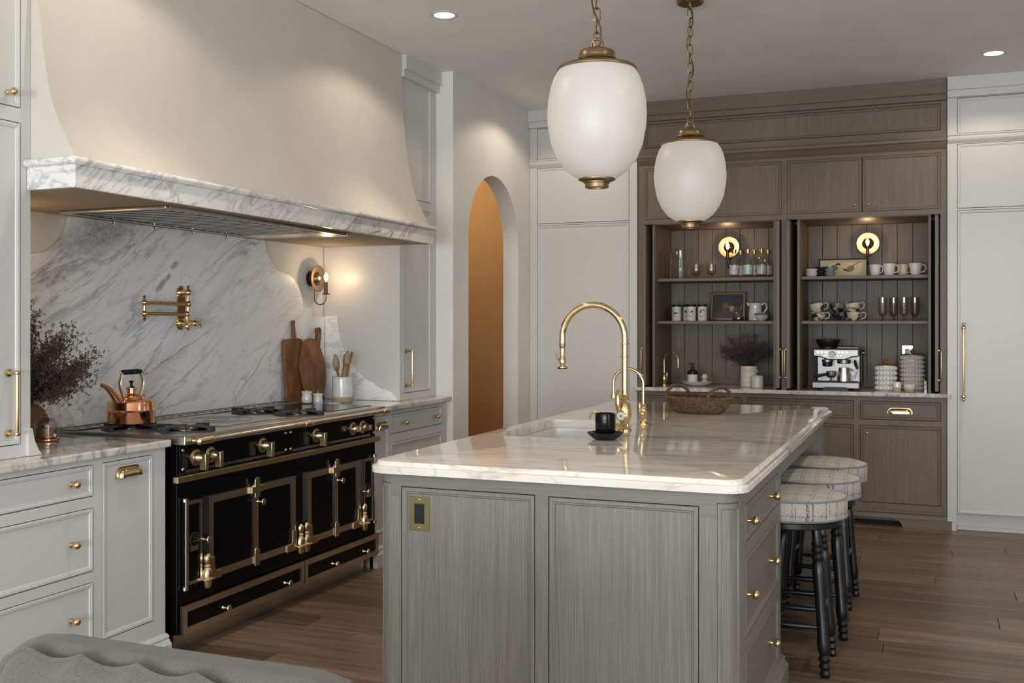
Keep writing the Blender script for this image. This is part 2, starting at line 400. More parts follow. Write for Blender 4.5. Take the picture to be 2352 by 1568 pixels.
struct(MB().box(-3.72, -3.6, 0, -3.577, 6.36, CEIL).build('wall_left', M['wall']), 'white painted wall behind the range', 'wall')
poly = [(6.235, 0), (6.235, CEIL), (8.3, CEIL), (8.3, 0), (7.403, 0)] + [(6.9425 + .4605*math.cos(a), 1.985 + .465*math.sin(a)) for a in [PI*i/28 for i in range(29)]] + [(6.482, 0)]
struct(MB().prism(poly, -3.027, -2.905, 'x').build('wall_arch', M['wall']), 'white wall with tall rounded archway', 'wall')
struct(MB().box(-3.576, 6.236, 0, -3.028, 6.359, CEIL).build('wall_return', M['wall']), 'short return wall beside the tall cupboard', 'wall')
struct(MB().box(-4.42, 6.2, 0, -4.3, 8.4, CEIL).build('wall_hall', M['hall']), 'tan hallway wall seen through the archway', 'wall')
struct(MB().box(-4.3, 8.3, 0, -3.03, 8.4, CEIL).build('wall_hall_back', M['hall']), 'tan end wall of the hallway beyond the arch', 'wall')
struct(MB().box(-3.029, 8.3, 0, 3.8, 8.4, CEIL).build('wall_back', M['wall']), 'back wall behind the tall cabinetry', 'wall')
struct(MB().box(-4.3, 6.362, 0, -3.58, 6.46, CEIL).build('wall_hall_end', M['hall']), 'near end wall of the hallway', 'wall')
lamp('POINT', 'hall_lamp', (-3.8, 7.5, 2.75), 20, (1, .82, .58), shadow_soft_size=.08)
mb = MB(); mb.grid(-3.6, 0, 8.3, CEIL, [(.2, .5, 1.8, 2.7)], 0, .1); mb.V = [(3.7 + b, a, c) for a, b, c in mb.V]; struct(mb.build('wall_right', M['wall']), 'side wall of the room with one window', 'wall')
mb = MB(); mb.grid(.2, .5, 1.8, 2.7, [(.26, .56, .985, 2.64), (1.015, .56, 1.74, 2.64)], 0, .05); mb.V = [(3.72 + b, a, c) for a, b, c in mb.V]; struct(mb.build('window_4', M['paint']), 'tall white framed side window', 'window')  # unseen window, added as the opening for the side light
wins = [(x - .7, .4, x + .7, 2.7) for x in (-2.2, -.2, 1.8)]
mb = MB(); mb.grid(-3.57, 0, 3.69, CEIL, wins, -3.6, .1); struct(mb.build('wall_front', M['wall']), 'window wall of the room', 'wall')
for i, (a, c, b, d) in enumerate(wins):
    mb = MB(); mb.grid(a, c, b, d, [(a+.05, c+.05+k*.75, (a+b)/2-.015, c+.05+k*.75+.70) for k in range(3)] + [((a+b)/2+.015, c+.05+k*.75, b-.05, c+.05+k*.75+.70) for k in range(3)], -3.58, .05)
    struct(mb.build(f'window_{i+1}', M['paint']), 'tall white framed window', 'window')
# recessed downlights
def downlight(x, y, label):
    t = thing('recessed_light', label, 'downlight', (x, y, CEIL - .0), group='recessed ceiling lights')
    MB().lathe([(.056, -.001), (.056, -.006), (.066, -.006), (.072, -.003), (.072, -.0005)], 36).build('trim_ring', M['paint'], t)
    MB().lathe([(.055, -.003), (.03, -.005), (.001, -.0055)], 36).build('lens', M['disc'], t)
for (x, y), lb in zip(DOWN_SPOTS, ('lit recessed ceiling light by the archway wall', 'lit recessed ceiling light in front of the range hood', 'lit recessed ceiling light above the kettle end of the range', 'lit recessed ceiling light before the white panel fridge with long brass pull', 'lit recessed ceiling light over the bar stools', 'lit recessed ceiling light beyond the island drawers')):
    downlight(x, y, lb)
# ================================================================== cabinet kit (local: x across, -y out, z up)
PW = [(0, -.042), (0, 0), (.002, .0015), (.010, .0015), (.0125, -.0005), (.016, -.0005), (.019, -.005), (.021, -.005)]
def kmesh(prof, mat, seg=20):
    return MB().lathe([(r, -d) for r, d in prof], seg, axis='y').mesh('knob', mat)
KNOB = kmesh([(.0095, 0), (.0095, .003), (.006, .005), (.005, .012), (.008, .016), (.0135, .022), (.0155, .029), (.0135, .036), (.007, .041), (.0005, .042)], M['brass'])
SMALLKNOB = kmesh([(.006, 0), (.006, .002), (.0035, .004), (.0035, .010), (.008, .014), (.0095, .019), (.008, .024), (.0005, .0275)], M['brass'], 16)
def bar_pull_mesh(L, ends=False):
    mb = MB(); r = .0065; o = -.042
    for z in (-L/2, L/2):
        mb.lathe([(.014, 0), (.014, -.004), (.007, -.007), (.006, -.036), (.008, -.040), (.009, -.044), (.006, -.050), (.0005, -.051)], 16, (0, 0, z), 'y')
    mb.lathe([(r*.9, -L/2), (r, -L/2+.012), (r, L/2-.012), (r*.9, L/2)], 16, (0, o, 0))
    if ends:
        for s_ in (-1, 1): mb.sph((0, o, s_*(L/2+.022)), .011, 14, 8); mb.lathe([(.006, s_*L/2), (.009, s_*(L/2+.006)), (.005, s_*(L/2+.014))], 14, (0, o, 0))
    return mb.mesh('pull', M['brass'])
def cup_pull_mesh(w_):
    mb = MB(); rs = []; n = 18
    for j in range(7):
        a = PI*.5*j/6; ring = []
        for i in range(n+1):
            u = PI*i/n; ex = math.copysign(abs(math.cos(u))**.45, math.cos(u)); ez = math.sin(u)**.6
            k = math.cos(a)**.5 if a < PI/2 - 1e-6 else .0
            ring.append((w_/2*ex*(.62+.38*k), -.026*math.sin(a), -.016 + .036*ez*(.12+.88*k)))
        rs.append(ring)
    v = [p for r in rs for p in r]; m = n+1
    mb.add(v, [(j*m+i, j*m+i+1, (j+1)*m+i+1, (j+1)*m+i) for j in range(6) for i in range(n)], True)
    fl = [(-w_/2-.006, -.018), (w_/2+.006, -.018), (w_/2+.006, 0), (w_/2-.006, .020), (w_/2-.02, .025), (-w_/2+.02, .025), (-w_/2+.006, .020), (-w_/2-.006, 0)]
    mb.prism(fl, -.0018, 0, 'y')
    return mb.mesh('cup_pull', M['brass'])
PULL = bar_pull_mesh(.215); CUP = cup_pull_mesh(.125); LONGPULL = bar_pull_mesh(.46, True); CUPBIG = cup_pull_mesh(.15)
def front(root, name, x0, z0, x1, z1, m, y=0, prof=PW, g=.0032):
    return MB().frame(x0+g, z0+g, x1-g, z1-g, prof, y).build(name, m, root)
def carcass(root, x0, z0, x1, z1, holes, m, depth, y=0, t=.045, mb_=None):
    mb = MB(); mb.grid(x0, z0, x1, z1, holes, y, t); f = mb.build('face_frame', m, root)
    mb = MB(); mb.box(x0, y+t, z0, x1, depth, z1); return mb.build('body', m, root)
def molding(root, name, x0, x1, prof, m, ends=(0, 0)):
    """prof: (outward, z) polygon swept along x with mitred returns"""
    mb = MB(); n = len(prof)
    A = [(x0 - (o if ends[0] else 0), -o, z) for o, z in prof]; B = [(x1 + (o if ends[1] else 0), -o, z) for o, z in prof]
    rs = [A, B]
    if ends[0]: rs = [[(x0 - o, -.0205 if o > .0205 else -o, z) for o, z in prof]] + rs
    if ends[1]: rs = rs + [[(x1 + o, -.0205 if o > .0205 else -o, z) for o, z in prof]]
    mb.rings(rs, sm=False); return mb.build(name, m, root)
CROWN = lambda o0: [(-.02, CEIL-.001), (.045, CEIL-.001), (.045, CEIL-.088), (.030, CEIL-.090), (.030, CEIL-.135), (.0, CEIL-.137), (-.02, CEIL-.137)]
PLINTH = [(-.02, 0), (.03, 0), (.03, .072), (.024, .078), (.020, .086), (.014, .090), (.018, .098), (.013, .106), (0, .112), (-.02, .112)]
R90 = PI/2
# ---- base cabinet beside the range (kettle end)
XF = -2.945
t = thing('base_cabinet', 'white base cabinet with brass knob drawers and pull-out beside the range', 'cabinet', (XF, 2.0, 0), R90)
hol = [(.08, .176, 1.102, .417), (.08, .456, 1.102, .699), (.08, .74, 1.102, .862), (1.145, .18, 1.430, .862)]
carcass(t, 0, .0, 1.50, .884, hol, M['paint'], .62)
for h in hol[:3]:
    d = front(t, 'drawer', *h, M['paint'])
    for kx in (.22, .987): link('knob', KNOB, d, (kx, 0, (h[1]+h[3])/2))
d = front(t, 'pull_out_door', *hol[3], M['paint']); link('cup_pull', CUP, d, (1.285, 0, .808))
molding(t, 'plinth', 0, 1.505, PLINTH, M['paint'])
sl = MB().box(-3.5525, 1.9, .8845, -2.915, 3.505, .915).build('countertop', M['counter'], bevel=.006); tag(sl, 'polished marble countertop under the copper cloche', 'countertop')
# ---- tall cupboard standing on that counter
t = thing('tall_cupboard', 'white tall cupboard with brass bar pull standing beside the dried flowers', 'cabinet', (-3.03, 2.0, .916), R90)
hol = [(.2, .045, .838, 1.198), (.2, 1.249, .838, 2.0)]
carcass(t, 0, 0, .88, CEIL-.917, hol, M['paint'], .54)
d = front(t, 'door', *hol[0], M['paint']); link('bar_pull', PULL, d, (.782, 0, .197))
d = front(t, 'upper_door', *hol[1], M['paint']); link('knob', KNOB, d, (.782, 0, 1.297))
molding(t, 'crown', 0, .88, [(o, z-.916) for o, z in CROWN(0)], M['paint'])
mb = MB(); mb.prism([(.86, 0), (.925, 0), (.908, .02), (.89, .055), (.88, .10), (.86, .10)], -.012, .007, 'y'); mb.build('foot_bracket', M['paint'], t, .002)
# ---- base cabinets at the archway end
t = thing('base_cabinet', 'white base cabinet with two-knob drawers beside the archway', 'cabinet', (-2.95, 5.252, 0), R90)
hol = [(.02, .18, .188, .860), (.215, .742, .908, .858), (.215, .456, .908, .690), (.215, .18, .908, .415)]
carcass(t, 0, 0, .975, .886, hol, M['paint'], .62)
d = front(t, 'pull_out_door', *hol[0], M['paint']); link('cup_pull', CUP, d, (.105, 0, .80))
for h in hol[1:]:
    d = front(t, 'drawer', *h, M['paint'])
    for kx in (.363, .799): link('knob', KNOB, d, (kx, 0, (h[1]+h[3])/2))
molding(t, 'plinth', 0, .975, PLINTH, M['paint'])
sl = MB().box(-3.5525, 5.247, .8865, -2.912, 6.233, .917).build('countertop', M['counter'], bevel=.006); tag(sl, 'veined marble countertop under the utensil crock', 'countertop')
# ---- tall cupboard at the archway end
t = thing('tall_cupboard', 'white tall cupboard with slim brass pull beside the archway wall', 'cabinet', (-3.03, 5.73, .918), R90)
hol = [(.037, .043, .433, 1.20), (.037, 1.258, .433, 2.006)]
carcass(t, 0, 0, .503, CEIL-.919, hol, M['paint'], .54)
d = front(t, 'door', *hol[0], M['paint']); link('bar_pull', PULL, d, (.085, 0, .198))
front(t, 'upper_door', *hol[1], M['paint'])
molding(t, 'crown', 0, .503, [(o, z-.918) for o, z in CROWN(0)], M['paint'])
# ---- marble splash
prof = [(5.068, 1.8745), (5.081, 1.834), (5.096, 1.80), (5.118, 1.77), (5.142, 1.745), (5.169, 1.725), (5.201, 1.706), (5.215, 1.704), (5.245, 1.702), (5.273, 1.694), (5.31, 1.687), (5.34, 1.676), (5.37, 1.66), (5.394, 1.639), (5.413, 1.622), (5.428, 1.602), (5.444, 1.575), (5.456, 1.54), (5.462, 1.515), (5.466, 1.491), (5.567, 1.491), (5.567, 1.441), (5.708, 1.441), (5.708, .9352)]
mir = [(8.67 - a, b) for a, b in reversed(prof)]
mb = MB(); mb.prism(prof + mir, -3.5745, -3.553, 'x'); tag(mb.build('marble_backsplash', M['marble'], bevel=.003), 'grey veined marble backsplash with scalloped outline behind the range', 'backsplash')
side = [(-3.555, 1.442), (-3.466, 1.442), (-3.462, 1.376), (-3.455, 1.337), (-3.448, 1.303), (-3.436, 1.265), (-3.42, 1.231), (-3.403, 1.194), (-3.383, 1.159), (-3.361, 1.130), (-3.337, 1.104), (-3.308, 1.08), (-3.274, 1.057), (-3.24, 1.04), (-3.201, 1.027), (-3.197, 1.012), (-3.18, 1.005), (-3.161, 1.0), (-3.155, .99), (-3.13, .988), (-3.111, .984), (-3.085, .97), (-3.067, .953), (-3.05, .936), (-3.04, .918), (-3.555, .918)]
mb = MB(); mb.prism(side, 5.709, 5.729, 'y'); tag(mb.build('marble_side_splash', M['marble'], bevel=.003), 'curved marble side splash sweeping down behind the utensil crock', 'backsplash')
mb = MB(); mb.prism(side, 2.8812, 2.9012, 'y'); tag(mb.build('marble_side_splash', M['marble'], bevel=.003), 'curved marble side splash behind the copper cloche', 'backsplash')
# ---- range hood
t = thing('range_hood', 'tall flared plaster range hood with marble lip over the black range', 'range hood', (-3.2, 4.3, 1.86))
hp = [(-3.015, CEIL-.002), (-3.0135, 2.9), (-3.011, 2.8), (-3.003, 2.66), (-2.991, 2.54), (-2.979, 2.44), (-2.965, 2.345), (-2.945, 2.25), (-2.92, 2.17), (-2.898, 2.12), (-2.873, 2.075), (-2.847, 2.03), (-2.822, 1.985)]
mb = MB(); a, b = 2.882, 5.726
mb.add([(x, yy, z) for yy in (a, b) for x, z in hp], [(i, i+1, len(hp)+i+1, len(hp)+i) for i in range(len(hp)-1)], True)
for yy in (a, b): mb.add([(x, yy, z) for x, z in hp] + [(-3.575, yy, 1.985), (-3.575, yy, CEIL-.002)], [tuple(range(len(hp)+2))])
mb.build('plaster_body', M['hood'], t, world=True)
mb = MB(); mb.box(-2.825, 2.862, 1.876, -2.803, 5.732, 1.958); mb.box(-3.028, 2.862, 1.876, -2.825, 2.8805, 1.958); mb.box(-3.028, 5.7275, 1.876, -2.825, 5.732, 1.958)
mb.build('marble_lip', M['marble_lip'], t, .002, world=True)
mb = MB(); r = .016; zc = 1.9715
ring = lambda x, yy, dx, dy: [(x + dx*r*math.cos(q), yy + dy*r*math.cos(q), zc + r*math.sin(q)*.9) for q in [2*PI*k/14 for k in range(14)]]
mb.rings([ring(-3.028, 2.86, 0, -1), ring(-2.801, 2.86, 1, -1), ring(-2.801, 5.734, 1, 1), ring(-3.028, 5.734, 0, 1)], sm=True)
mb.build('marble_nosing', M['marble_lip'], t, world=True)
mb = MB(); mb.box(-3.574, 2.882, 1.958, -2.826, 5.726, 1.984); mb.build('liner', M['hood'], t, world=True)
UV = [(-3.42, 3.46, -2.915, 4.86)]
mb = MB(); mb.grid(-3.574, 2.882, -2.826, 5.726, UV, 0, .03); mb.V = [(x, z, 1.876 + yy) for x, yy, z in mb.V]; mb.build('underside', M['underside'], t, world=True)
x0, y0, x1, y1 = UV[0]
mb = MB()
for (a_, b_, c_, d_) in ((x0-.03, y0-.03, x1+.03, y0), (x0-.03, y1, x1+.03, y1+.03), (x0-.03, y0, x0, y1), (x1, y0, x1+.03, y1)): mb.box(a_, b_, 1.862, c_, d_, 1.8755)
mb.build('insert_frame', M['steel'], t, .004, world=True)
mb = MB(); mb.box(x0, y0, 1.8647, x1, y1, 1.874); mb.build('insert_back', M['dark'], t, world=True)
n = 20
for i in range(n):
    yy = 3.52 + (4.63 - 3.52) * i / (n - 1)
    mb = MB(); mb.prism([(yy-.016, 1.8640), (yy+.004, 1.8632), (yy+.016, 1.8640), (yy+.016, 1.8646), (yy-.016, 1.8646)], x0+.03, x1-.02, 'x'); mb.build('baffle', M['steel'], t, world=True)
mb = MB(); mb.prism([(4.66, 1.8622), (4.845, 1.8632), (4.845, 1.8645), (4.66, 1.8645)], x0+.01, x1-.01, 'x'); mb.build('end_plate', M['nickel'], t, world=True)
for yy in (3.68, 3.95, 4.22, 4.49):
    mb = MB(); mb.lathe([(.004, 0), (.004, -.02), (.007, -.024), (.0005, -.032)], 10, (x0+.035, yy, 1.864)); mb.tube(arc((x0+.035, yy, 1.845), .009, 200, -20, 8, 'yz'), .002, 6); mb.build('clip', M['nickel'], t, world=True)
# ================================================================== range (local: x along the wall, -y out)
RY = 3.555
t = thing('range_cooker', 'black enamel range with brass and nickel trim under the plaster hood', 'range', (-2.93, RY, 0), R90)
RL = 1.685
MB().box(.0, 0, .086, RL, .60, .888).build('body', M['enamel'], t, .003)
MB().box(.012, -.006, .76, RL-.012, .01, .886).build('control_panel', M['enamel'], t, .003)
MB().box(.03, .045, .0, RL-.05, .58, .0855).build('kick_plate', M['steel'], t, .002)
mb = MB(); mb.box(-.028, -.064, .889, RL+.004, .60, .927); mb.build('hob_top', M['steel'], t, .004)
MB().box(-.028, .52, .9275, RL+.004, .60, .934).build('back_rail', M['steel'], t, .002)
slot = MB().box(-.018, -.005, 0, .018, .005, .0012).mesh('vent_slot', M['dark'])
for i in range(27): link('vent_slot', slot, t, (.02 + i*.062, .56, .9342))
MB().box(-.03, -.03, .729, RL+.008, -.004, .755).build('brass_bar', M['brass_sat'], t, .002)
# rail
mb = MB(); mb.lathe([(.0125, .06), (.0125, RL-.05)], 16, (0, -.10, .905), 'x'); mb.build('towel_rail', M['nickel'], t)
def railpiece(x, L):
    mb = MB(); mb.lathe([(.0005, x-.018 if L > 0 else x), (.0145, x-.008 if L > 0 else x), (.017, x+.004), (.012, x+.012), (.0155, x+.02), (.0155, x+L), (.013, x+L+.004)], 18, (0, -.10, .905), 'x')
    mb.lathe([(.010, -.10), (.008, -.085), (.011, -.066)], 14, (x+.004, 0, .905), 'y'); mb.build('rail_bracket', M['brass_sat'], t)
railpiece(.02, .085); railpiece(.815, .055); railpiece(RL-.085, .07)
# knobs
ROS = MB().lathe([(.0005, -.010), (.020, -.009), (.030, -.006), (.036, -.003), (.036, 0)], 28, axis='y').mesh('rosette', M['brass_sat'])
mb = MB(); mb.lathe([(.024, -.008), (.024, -.022), (.017, -.034), (.012, -.046), (.0005, -.047)], 20, axis='y')
mb.prism([(-.013, .016), (.013, .016), (.010, -.052), (-.010, -.052)], -.062, -.030, 'y'); LEV = mb.mesh('lever', M['brass_sat'])
mb = MB(); mb.lathe([(.024, -.008), (.024, -.022), (.017, -.032), (.0005, -.034)], 20, axis='y'); mb.box(-.013, -.058, -.016, .013, -.03, .014); LEV2 = mb.mesh('lever', M['brass_sat'])
for i, yy in enumerate((3.666, 3.766, 4.15, 4.612, 4.981, 5.084)):
    k = link('knob', ROS, t, (yy-RY, -.006, .822)); link('knob_lever', LEV if i < 4 else LEV2, k, (0, 0, 0), bevel=.002)
RIV = MB().sph((0, 0, 0), .0085, 12, 6, (1, .6, 1)).mesh('rivet', M['brass_sat'])
for yy, zs in ((3.584, (.861, .78)), (4.343, (.86, .778)), (4.385, (.86, .778)), (5.215, (.861, .778))):
    for z in zs: link('rivet', RIV, t, (yy-RY, -.007, z))
mb = MB()
for i in range(130):
    x = .05 + i*.0121
    if abs(x-.81) < .03 or x > RL-.05: continue
    mb.box(x, -.0075, .764, x+.0045, -.006, .775)
sl = mb.build('vent_slits', M['steel'], t); sl['kind'] = 'stuff'
# oven doors
def rect_frame(name, x0, z0, x1, z1, w_, y, th, mat, par):
    mb = MB(); mb.grid(x0, z0, x1, z1, [(x0+w_, z0+w_, x1-w_, z1-w_)], y-th, th); return mb.build(name, mat, par)
HK = MB().lathe([(.008, 0), (.005, -.006), (.004, -.026), (.012, -.030), (.0155, -.034), (.014, -.038), (.009, -.0395), (.005, -.0385), (.0005, -.039)], 18, axis='y').mesh('knob', M['brass_sat'])
def oven(ya, yb, lat, za=.282, zb=.643):
    a, b, l = ya-RY, yb-RY, lat-RY
    d = rect_frame('oven_door', a, za, b, zb, .032, 0, .016, M['nickel'], t)
    MB().box(a+.004, -.010, za+.004, b-.004, .0, zb-.004).build('door_panel', M['enamel'], d)
    MB().box(l-.016, -.018, za+.02, l+.016, -.009, zb+.012).build('centre_strip', M['nickel'], d)
    mb = MB(); mb.prism([(l-.019, zb-.055), (l+.019, zb-.055), (l+.019, zb+.02)] + [(l+.019*math.cos(q), zb+.02+.019*math.sin(q)) for q in [PI*i/10 for i in range(1, 10)]] + [(l-.019, zb+.02)], -.026, -.016, 'y'); mb.box(l-.05, -.03, zb-.034, l-.020, -.016, zb-.004); mb.box(l+.020, -.024, zb-.034, l+.05, -.016, zb-.004); mb.build('latch', M['brass_sat'], d, .002)
    link('knob', HK, d, (l, -.024, zb-.075))
    mb = MB(); mb.prism([(l-.019, za-.012), (l+.019, za-.012), (l+.019, za+.05)] + [(l+.019*math.cos(q), za+.05+.019*math.sin(q)) for q in [PI*i/10 for i in range(1, 10)]] + [(l-.019, za+.05)], -.024, -.016, 'y'); mb.build('strip_foot', M['brass_sat'], d, .002)
    for x, s_ in ((a, 1), (b, -1)):
        p = [(0, 0), (.085, 0), (.085, .034)] + [(.062 - .026*math.sin(q), .06 - .026*math.cos(q)) for q in [PI/2*i/6 for i in range(7)]] + [(.034, .10), (0, .10)]
        mb = MB(); mb.prism([(x + s_*(u-.002), za - .006 + v) for u, v in p], -.022, -.0145, 'y'); mb.build('corner_bracket', M['brass_sat'], d, .0015)
oven(3.745, 4.416, 4.088); oven(4.526, 5.05, 4.795)
HG = MB().lathe([(.0005, -.062), (.014, -.058), (.019, -.045), (.020, -.032), (.022, -.024), (.034, -.020), (.034, -.016), (.022, -.010), (.022, .004), (.018, .018), (.011, .030), (.016, .036), (.011, .044), (.015, .052), (.017, .068), (.014, .080), (.007, .088), (.0005, .09)], 14)
HG = HG.mesh('hinge', M['brass_sat'])
for yy in (3.722, 4.445, 4.497, 5.077): link('hinge', HG, t, (yy-RY, -.024, .31))
# warming cupboards at both ends
for ya, yb, hy, ky in ((3.602, 3.706, 3.592, 3.712), (5.094, 5.20, 5.212, 5.098)):
    a, b = ya-RY, yb-RY
    d = rect_frame('side_door', a, .286, b, .64, .014, 0, .012, M['nickel'], t)
    MB().box(a+.004, -.008, .29, b-.004, 0, .636).build('door_panel', M['enamel'], d)
    mb = MB(); mb.lathe([(.0045, .285), (.0045, .645)], 10, (hy-RY, -.016, 0)); mb.lathe([(.014, .642), (.014, .656), (.0005, .658)], 14, (hy-RY, -.012, 0)); mb.lathe([(.0005, .268), (.014, .270), (.014, .284)], 14, (hy-RY, -.012, 0)); mb.build('hinge_rod', M['nickel'], d)
    link('knob', HK, d, (ky-RY, -.008, .463))
    c = (a+b)/2; mb = MB()
    mb.prism([(c+.028*math.cos(q), .470+.033*math.sin(q)) for q in [2*PI*i/28 for i in range(28)]], -.0105, -.0085, 'y'); mb.box(c-.024, -.0125, .425, c+.024, -.0085, .446)
    bd = mb.build('badge', M['brass_sat'], d)
    mb = MB(); mb.prism([(c+.0235*math.cos(q), .472+.028*math.sin(q)) for q in [2*PI*i/28 for i in range(28)]], -.0118, -.0106, 'y'); mb.build('badge_face', M['enamel'], d)
    for txt, sz, z in (('La CORNUE', .0115, .462), ('* *', .012, .482), ('* * *', .012, .473)):
        lettering('badge_text', txt, sz, M['brass_sat'], d, (c, -.0122, z))
# bottom drawers
for ya, yb, ks in ((3.562, 4.478, (3.836, 4.313)), (4.484, 5.235, (4.749, 5.072))):
    a, b = ya-RY, yb-RY
    d = rect_frame('drawer', a, .088, b, .209, .028, -.012, .014, M['nickel'], t)
    mb = MB(); mb.box(a+.002, -.020, .09, b-.002, .0, .207); mb.build('drawer_panel', M['enamel'], d)
    for k in ks: link('knob', HK, d, (k-RY, -.020, .137))
# hob
GA = MB()
for q in range(4):
    GA.at((0, 0, 0), rz=q*PI/2 + PI/4)
    GA.prism([(.015, .021), (.05, .024), (.115, .014), (.125, 0), (.105, 0), (.05, .014), (.015, .013)], -.008, .008, 'y')
for q in range(4):
    GA.at((0, 0, 0), rz=q*PI/2); GA.prism([(.085, .024), (.145, .022), (.145, .0), (.125, .0), (.125, .014), (.085, .017)], -.014, .014, 'y')
GA.T = None; GA.lathe([(.125, 0), (.125, .006), (.115, .006), (.115, 0)], 32); GA = GA.mesh('pan_support', M['iron'])
BU = MB().lathe([(.052, 0), (.052, .006), (.040, .010), (.036, .016), (.020, .018), (.0005, .018)], 28).mesh('burner_cap', M['brass_old'])
for (x, yy) in ((-3.30, 3.70), (-3.03, 3.735), (-3.28, 4.60), (-3.02, 4.60)):
    g = link('pan_support', GA, t, (yy-RY, -(x+2.93), .9272)); link('burner_cap', BU, g)
pl = MB().box(.36, .04, .9273, .86, .50, .931).build('hotplate', M['steel'], t, .002)
for r_ in (.06, .115, .17): MB().tube(arc((.61, .27, .9312), r_, 0, 354, 40, 'xy'), .0012, 6, True).build('hotplate_groove', M['iron'], pl)
MB().box(1.24, .02, .9273, RL-.01, .50, .930).build('ceramic_plate', M['enamel'], t, .001)
# ================================================================== pot filler tap
t = thing('pot_filler', 'brass folding pot filler tap mounted on the marble above the range', 'tap', (-3.552, 4.336, 1.39))
B = M['brass']
mb = MB(); mb.prism([(4.336 + u, 1.478 + v) for u, v in ((-.022, .06), (.022, .06), (.03, .04), (.03, -.04), (.022, -.06), (-.022, -.06), (-.03, -.04), (-.03, .04))], -3.5528, -3.546, 'x'); 
for z in (1.552, 1.395): mb.lathe([(.034, -3.5528), (.034, -3.549), (.026, -3.547), (.024, -3.543), (.014, -3.538), (.011, -3.51)], 20, (0, 4.336, z), 'x')
mb.build('back_plate', B, t, world=True)
def finial(mb, x, yy, z0, z1):
    mb.lathe([(.0005, z0-.018), (.006, z0-.014), (.009, z0-.008), (.006, z0-.002), (.009, z0+.006), (.009, z1-.006), (.006, z1+.002), (.009, z1+.008), (.006, z1+.014), (.0005, z1+.018)], 14, (x, yy, 0))
mb = MB(); px, py = -3.505, 4.336; finial(mb, px, py, 1.375, 1.572)
for z in (1.552, 1.493, 1.395): mb.sph((px, py, z), .018, 16, 10)
mb.build('upright', B, t, world=True)
e = (-3.46, 3.965); n_ = (-3.43, 4.235)
mb = MB(); mb.tube([(px, py, 1.493), (e[0], e[1], 1.493)], .0095, 12); mb.sph((e[0], e[1], 1.493), .016, 14, 8); mb.build('upper_arm', B, t, world=True)
mb = MB(); finial(mb, e[0], e[1], 1.422, 1.512); mb.build('elbow', B, t, world=True)
mb = MB(); mb.tube([(e[0], e[1], 1.441), (n_[0], n_[1], 1.441)], .0085, 12); mb.sph((e[0], e[1], 1.441), .016, 14, 8); mb.sph((n_[0], n_[1], 1.441), .016, 14, 8); mb.build('lower_arm', B, t, world=True)
mb = MB(); mb.lathe([(.0005, 1.368), (.011, 1.369), (.013, 1.374), (.013, 1.388), (.010, 1.392), (.010, 1.435)], 14, (n_[0], n_[1], 0)); mb.build('nozzle', B, t, world=True)
mb = MB(); mb.lathe([(.016, px), (.018, px+.02), (.013, px+.03), (.016, px+.045), (.008, px+.055), (.008, px+.075), (.0005, px+.08)], 16, (0, py, 1.395), 'x')
for q in range(4):
    a_ = PI/4 + q*PI/2; mb.tube([(px+.068, py, 1.395), (px+.07, py+.026*math.cos(a_), 1.395+.026*math.sin(a_))], .003, 8); mb.sph((px+.07, py+.028*math.cos(a_), 1.395+.028*math.sin(a_)), .006, 10, 6)
mb.build('cross_handle', B, t, world=True)
# ================================================================== candle sconces
def sconce(name, label, loc, rz, power):
    t = thing(name, label, 'wall lamp', loc, rz, 'brass disc candle sconces')
    MB().lathe([(.048, 0), (.048, -.012), (.042, -.014), (.042, -.03), (.03, -.04)], 28, axis='y').build('back_plate', M['bronze'], t)
    MB().lathe([(.0005, -.040), (.025, -.043), (.042, -.048), (.043, -.050), (.080, -.060), (.082, -.059), (.082, -.0575), (.044, -.0465), (.0005, -.037)], 40, axis='y').build('reflector', M['reflector'], t)
    MB().lathe([(.0005, -.078), (.018, -.073), (.032, -.062), (.041, -.049)], 28, axis='y').build('reflector_boss', M['brass_old'], t)
    pts = [(0, -.03, -.04), (0, -.03, -.095)] + arc((0, -.072, -.118), .042, 0, -180, 12, 'yz')[0:] + [(0, -.114, -.09)]
    pts = [(0, -.03, -.04), (0, -.03, -.10)] + [(0, -.072 + .042*math.cos(a), -.12 - .042*math.sin(a)) for a in [PI*i/12 for i in range(13)]] + [(0, -.114, -.10)]
    MB().tube(pts, .0032, 8).build('arm', M['bronze'], t)
    MB().lathe([(.0005, -.099), (.024, -.0985), (.025, -.095), (.011, -.092), (.0105, -.022), (.0005, -.021)], 20, (0, -.114, 0)).build('candle_cup', M['bronze'], t)
    MB().lathe([(.0005, -.021), (.006, -.018), (.012, .002), (.013, .012), (.008, .026), (.0005, .036)], 16, (0, -.114, 0)).build('bulb', M['bulb'], t)
    l = lamp('POINT', 'sconce_glow', (0, -.135, .012), power, (1, .70, .42), shadow_soft_size=.012); l.parent = t
sconce('wall_sconce', 'bronze candle sconce glowing above the cutting boards', (-3.576, 5.578, 1.672), R90, 1.7)
sconce('wall_sconce', 'bronze candle sconce tucked behind the cupboard above the cloche', (-3.576, 3.092, 1.672), R90, 1.7)
# ================================================================== things on the range and its counters
def mirror_prof(p): return p
t = thing('copper_kettle', 'polished copper kettle with black grip handle standing on the range', 'kettle', (-3.30, 3.70, .9515), math.radians(-90))
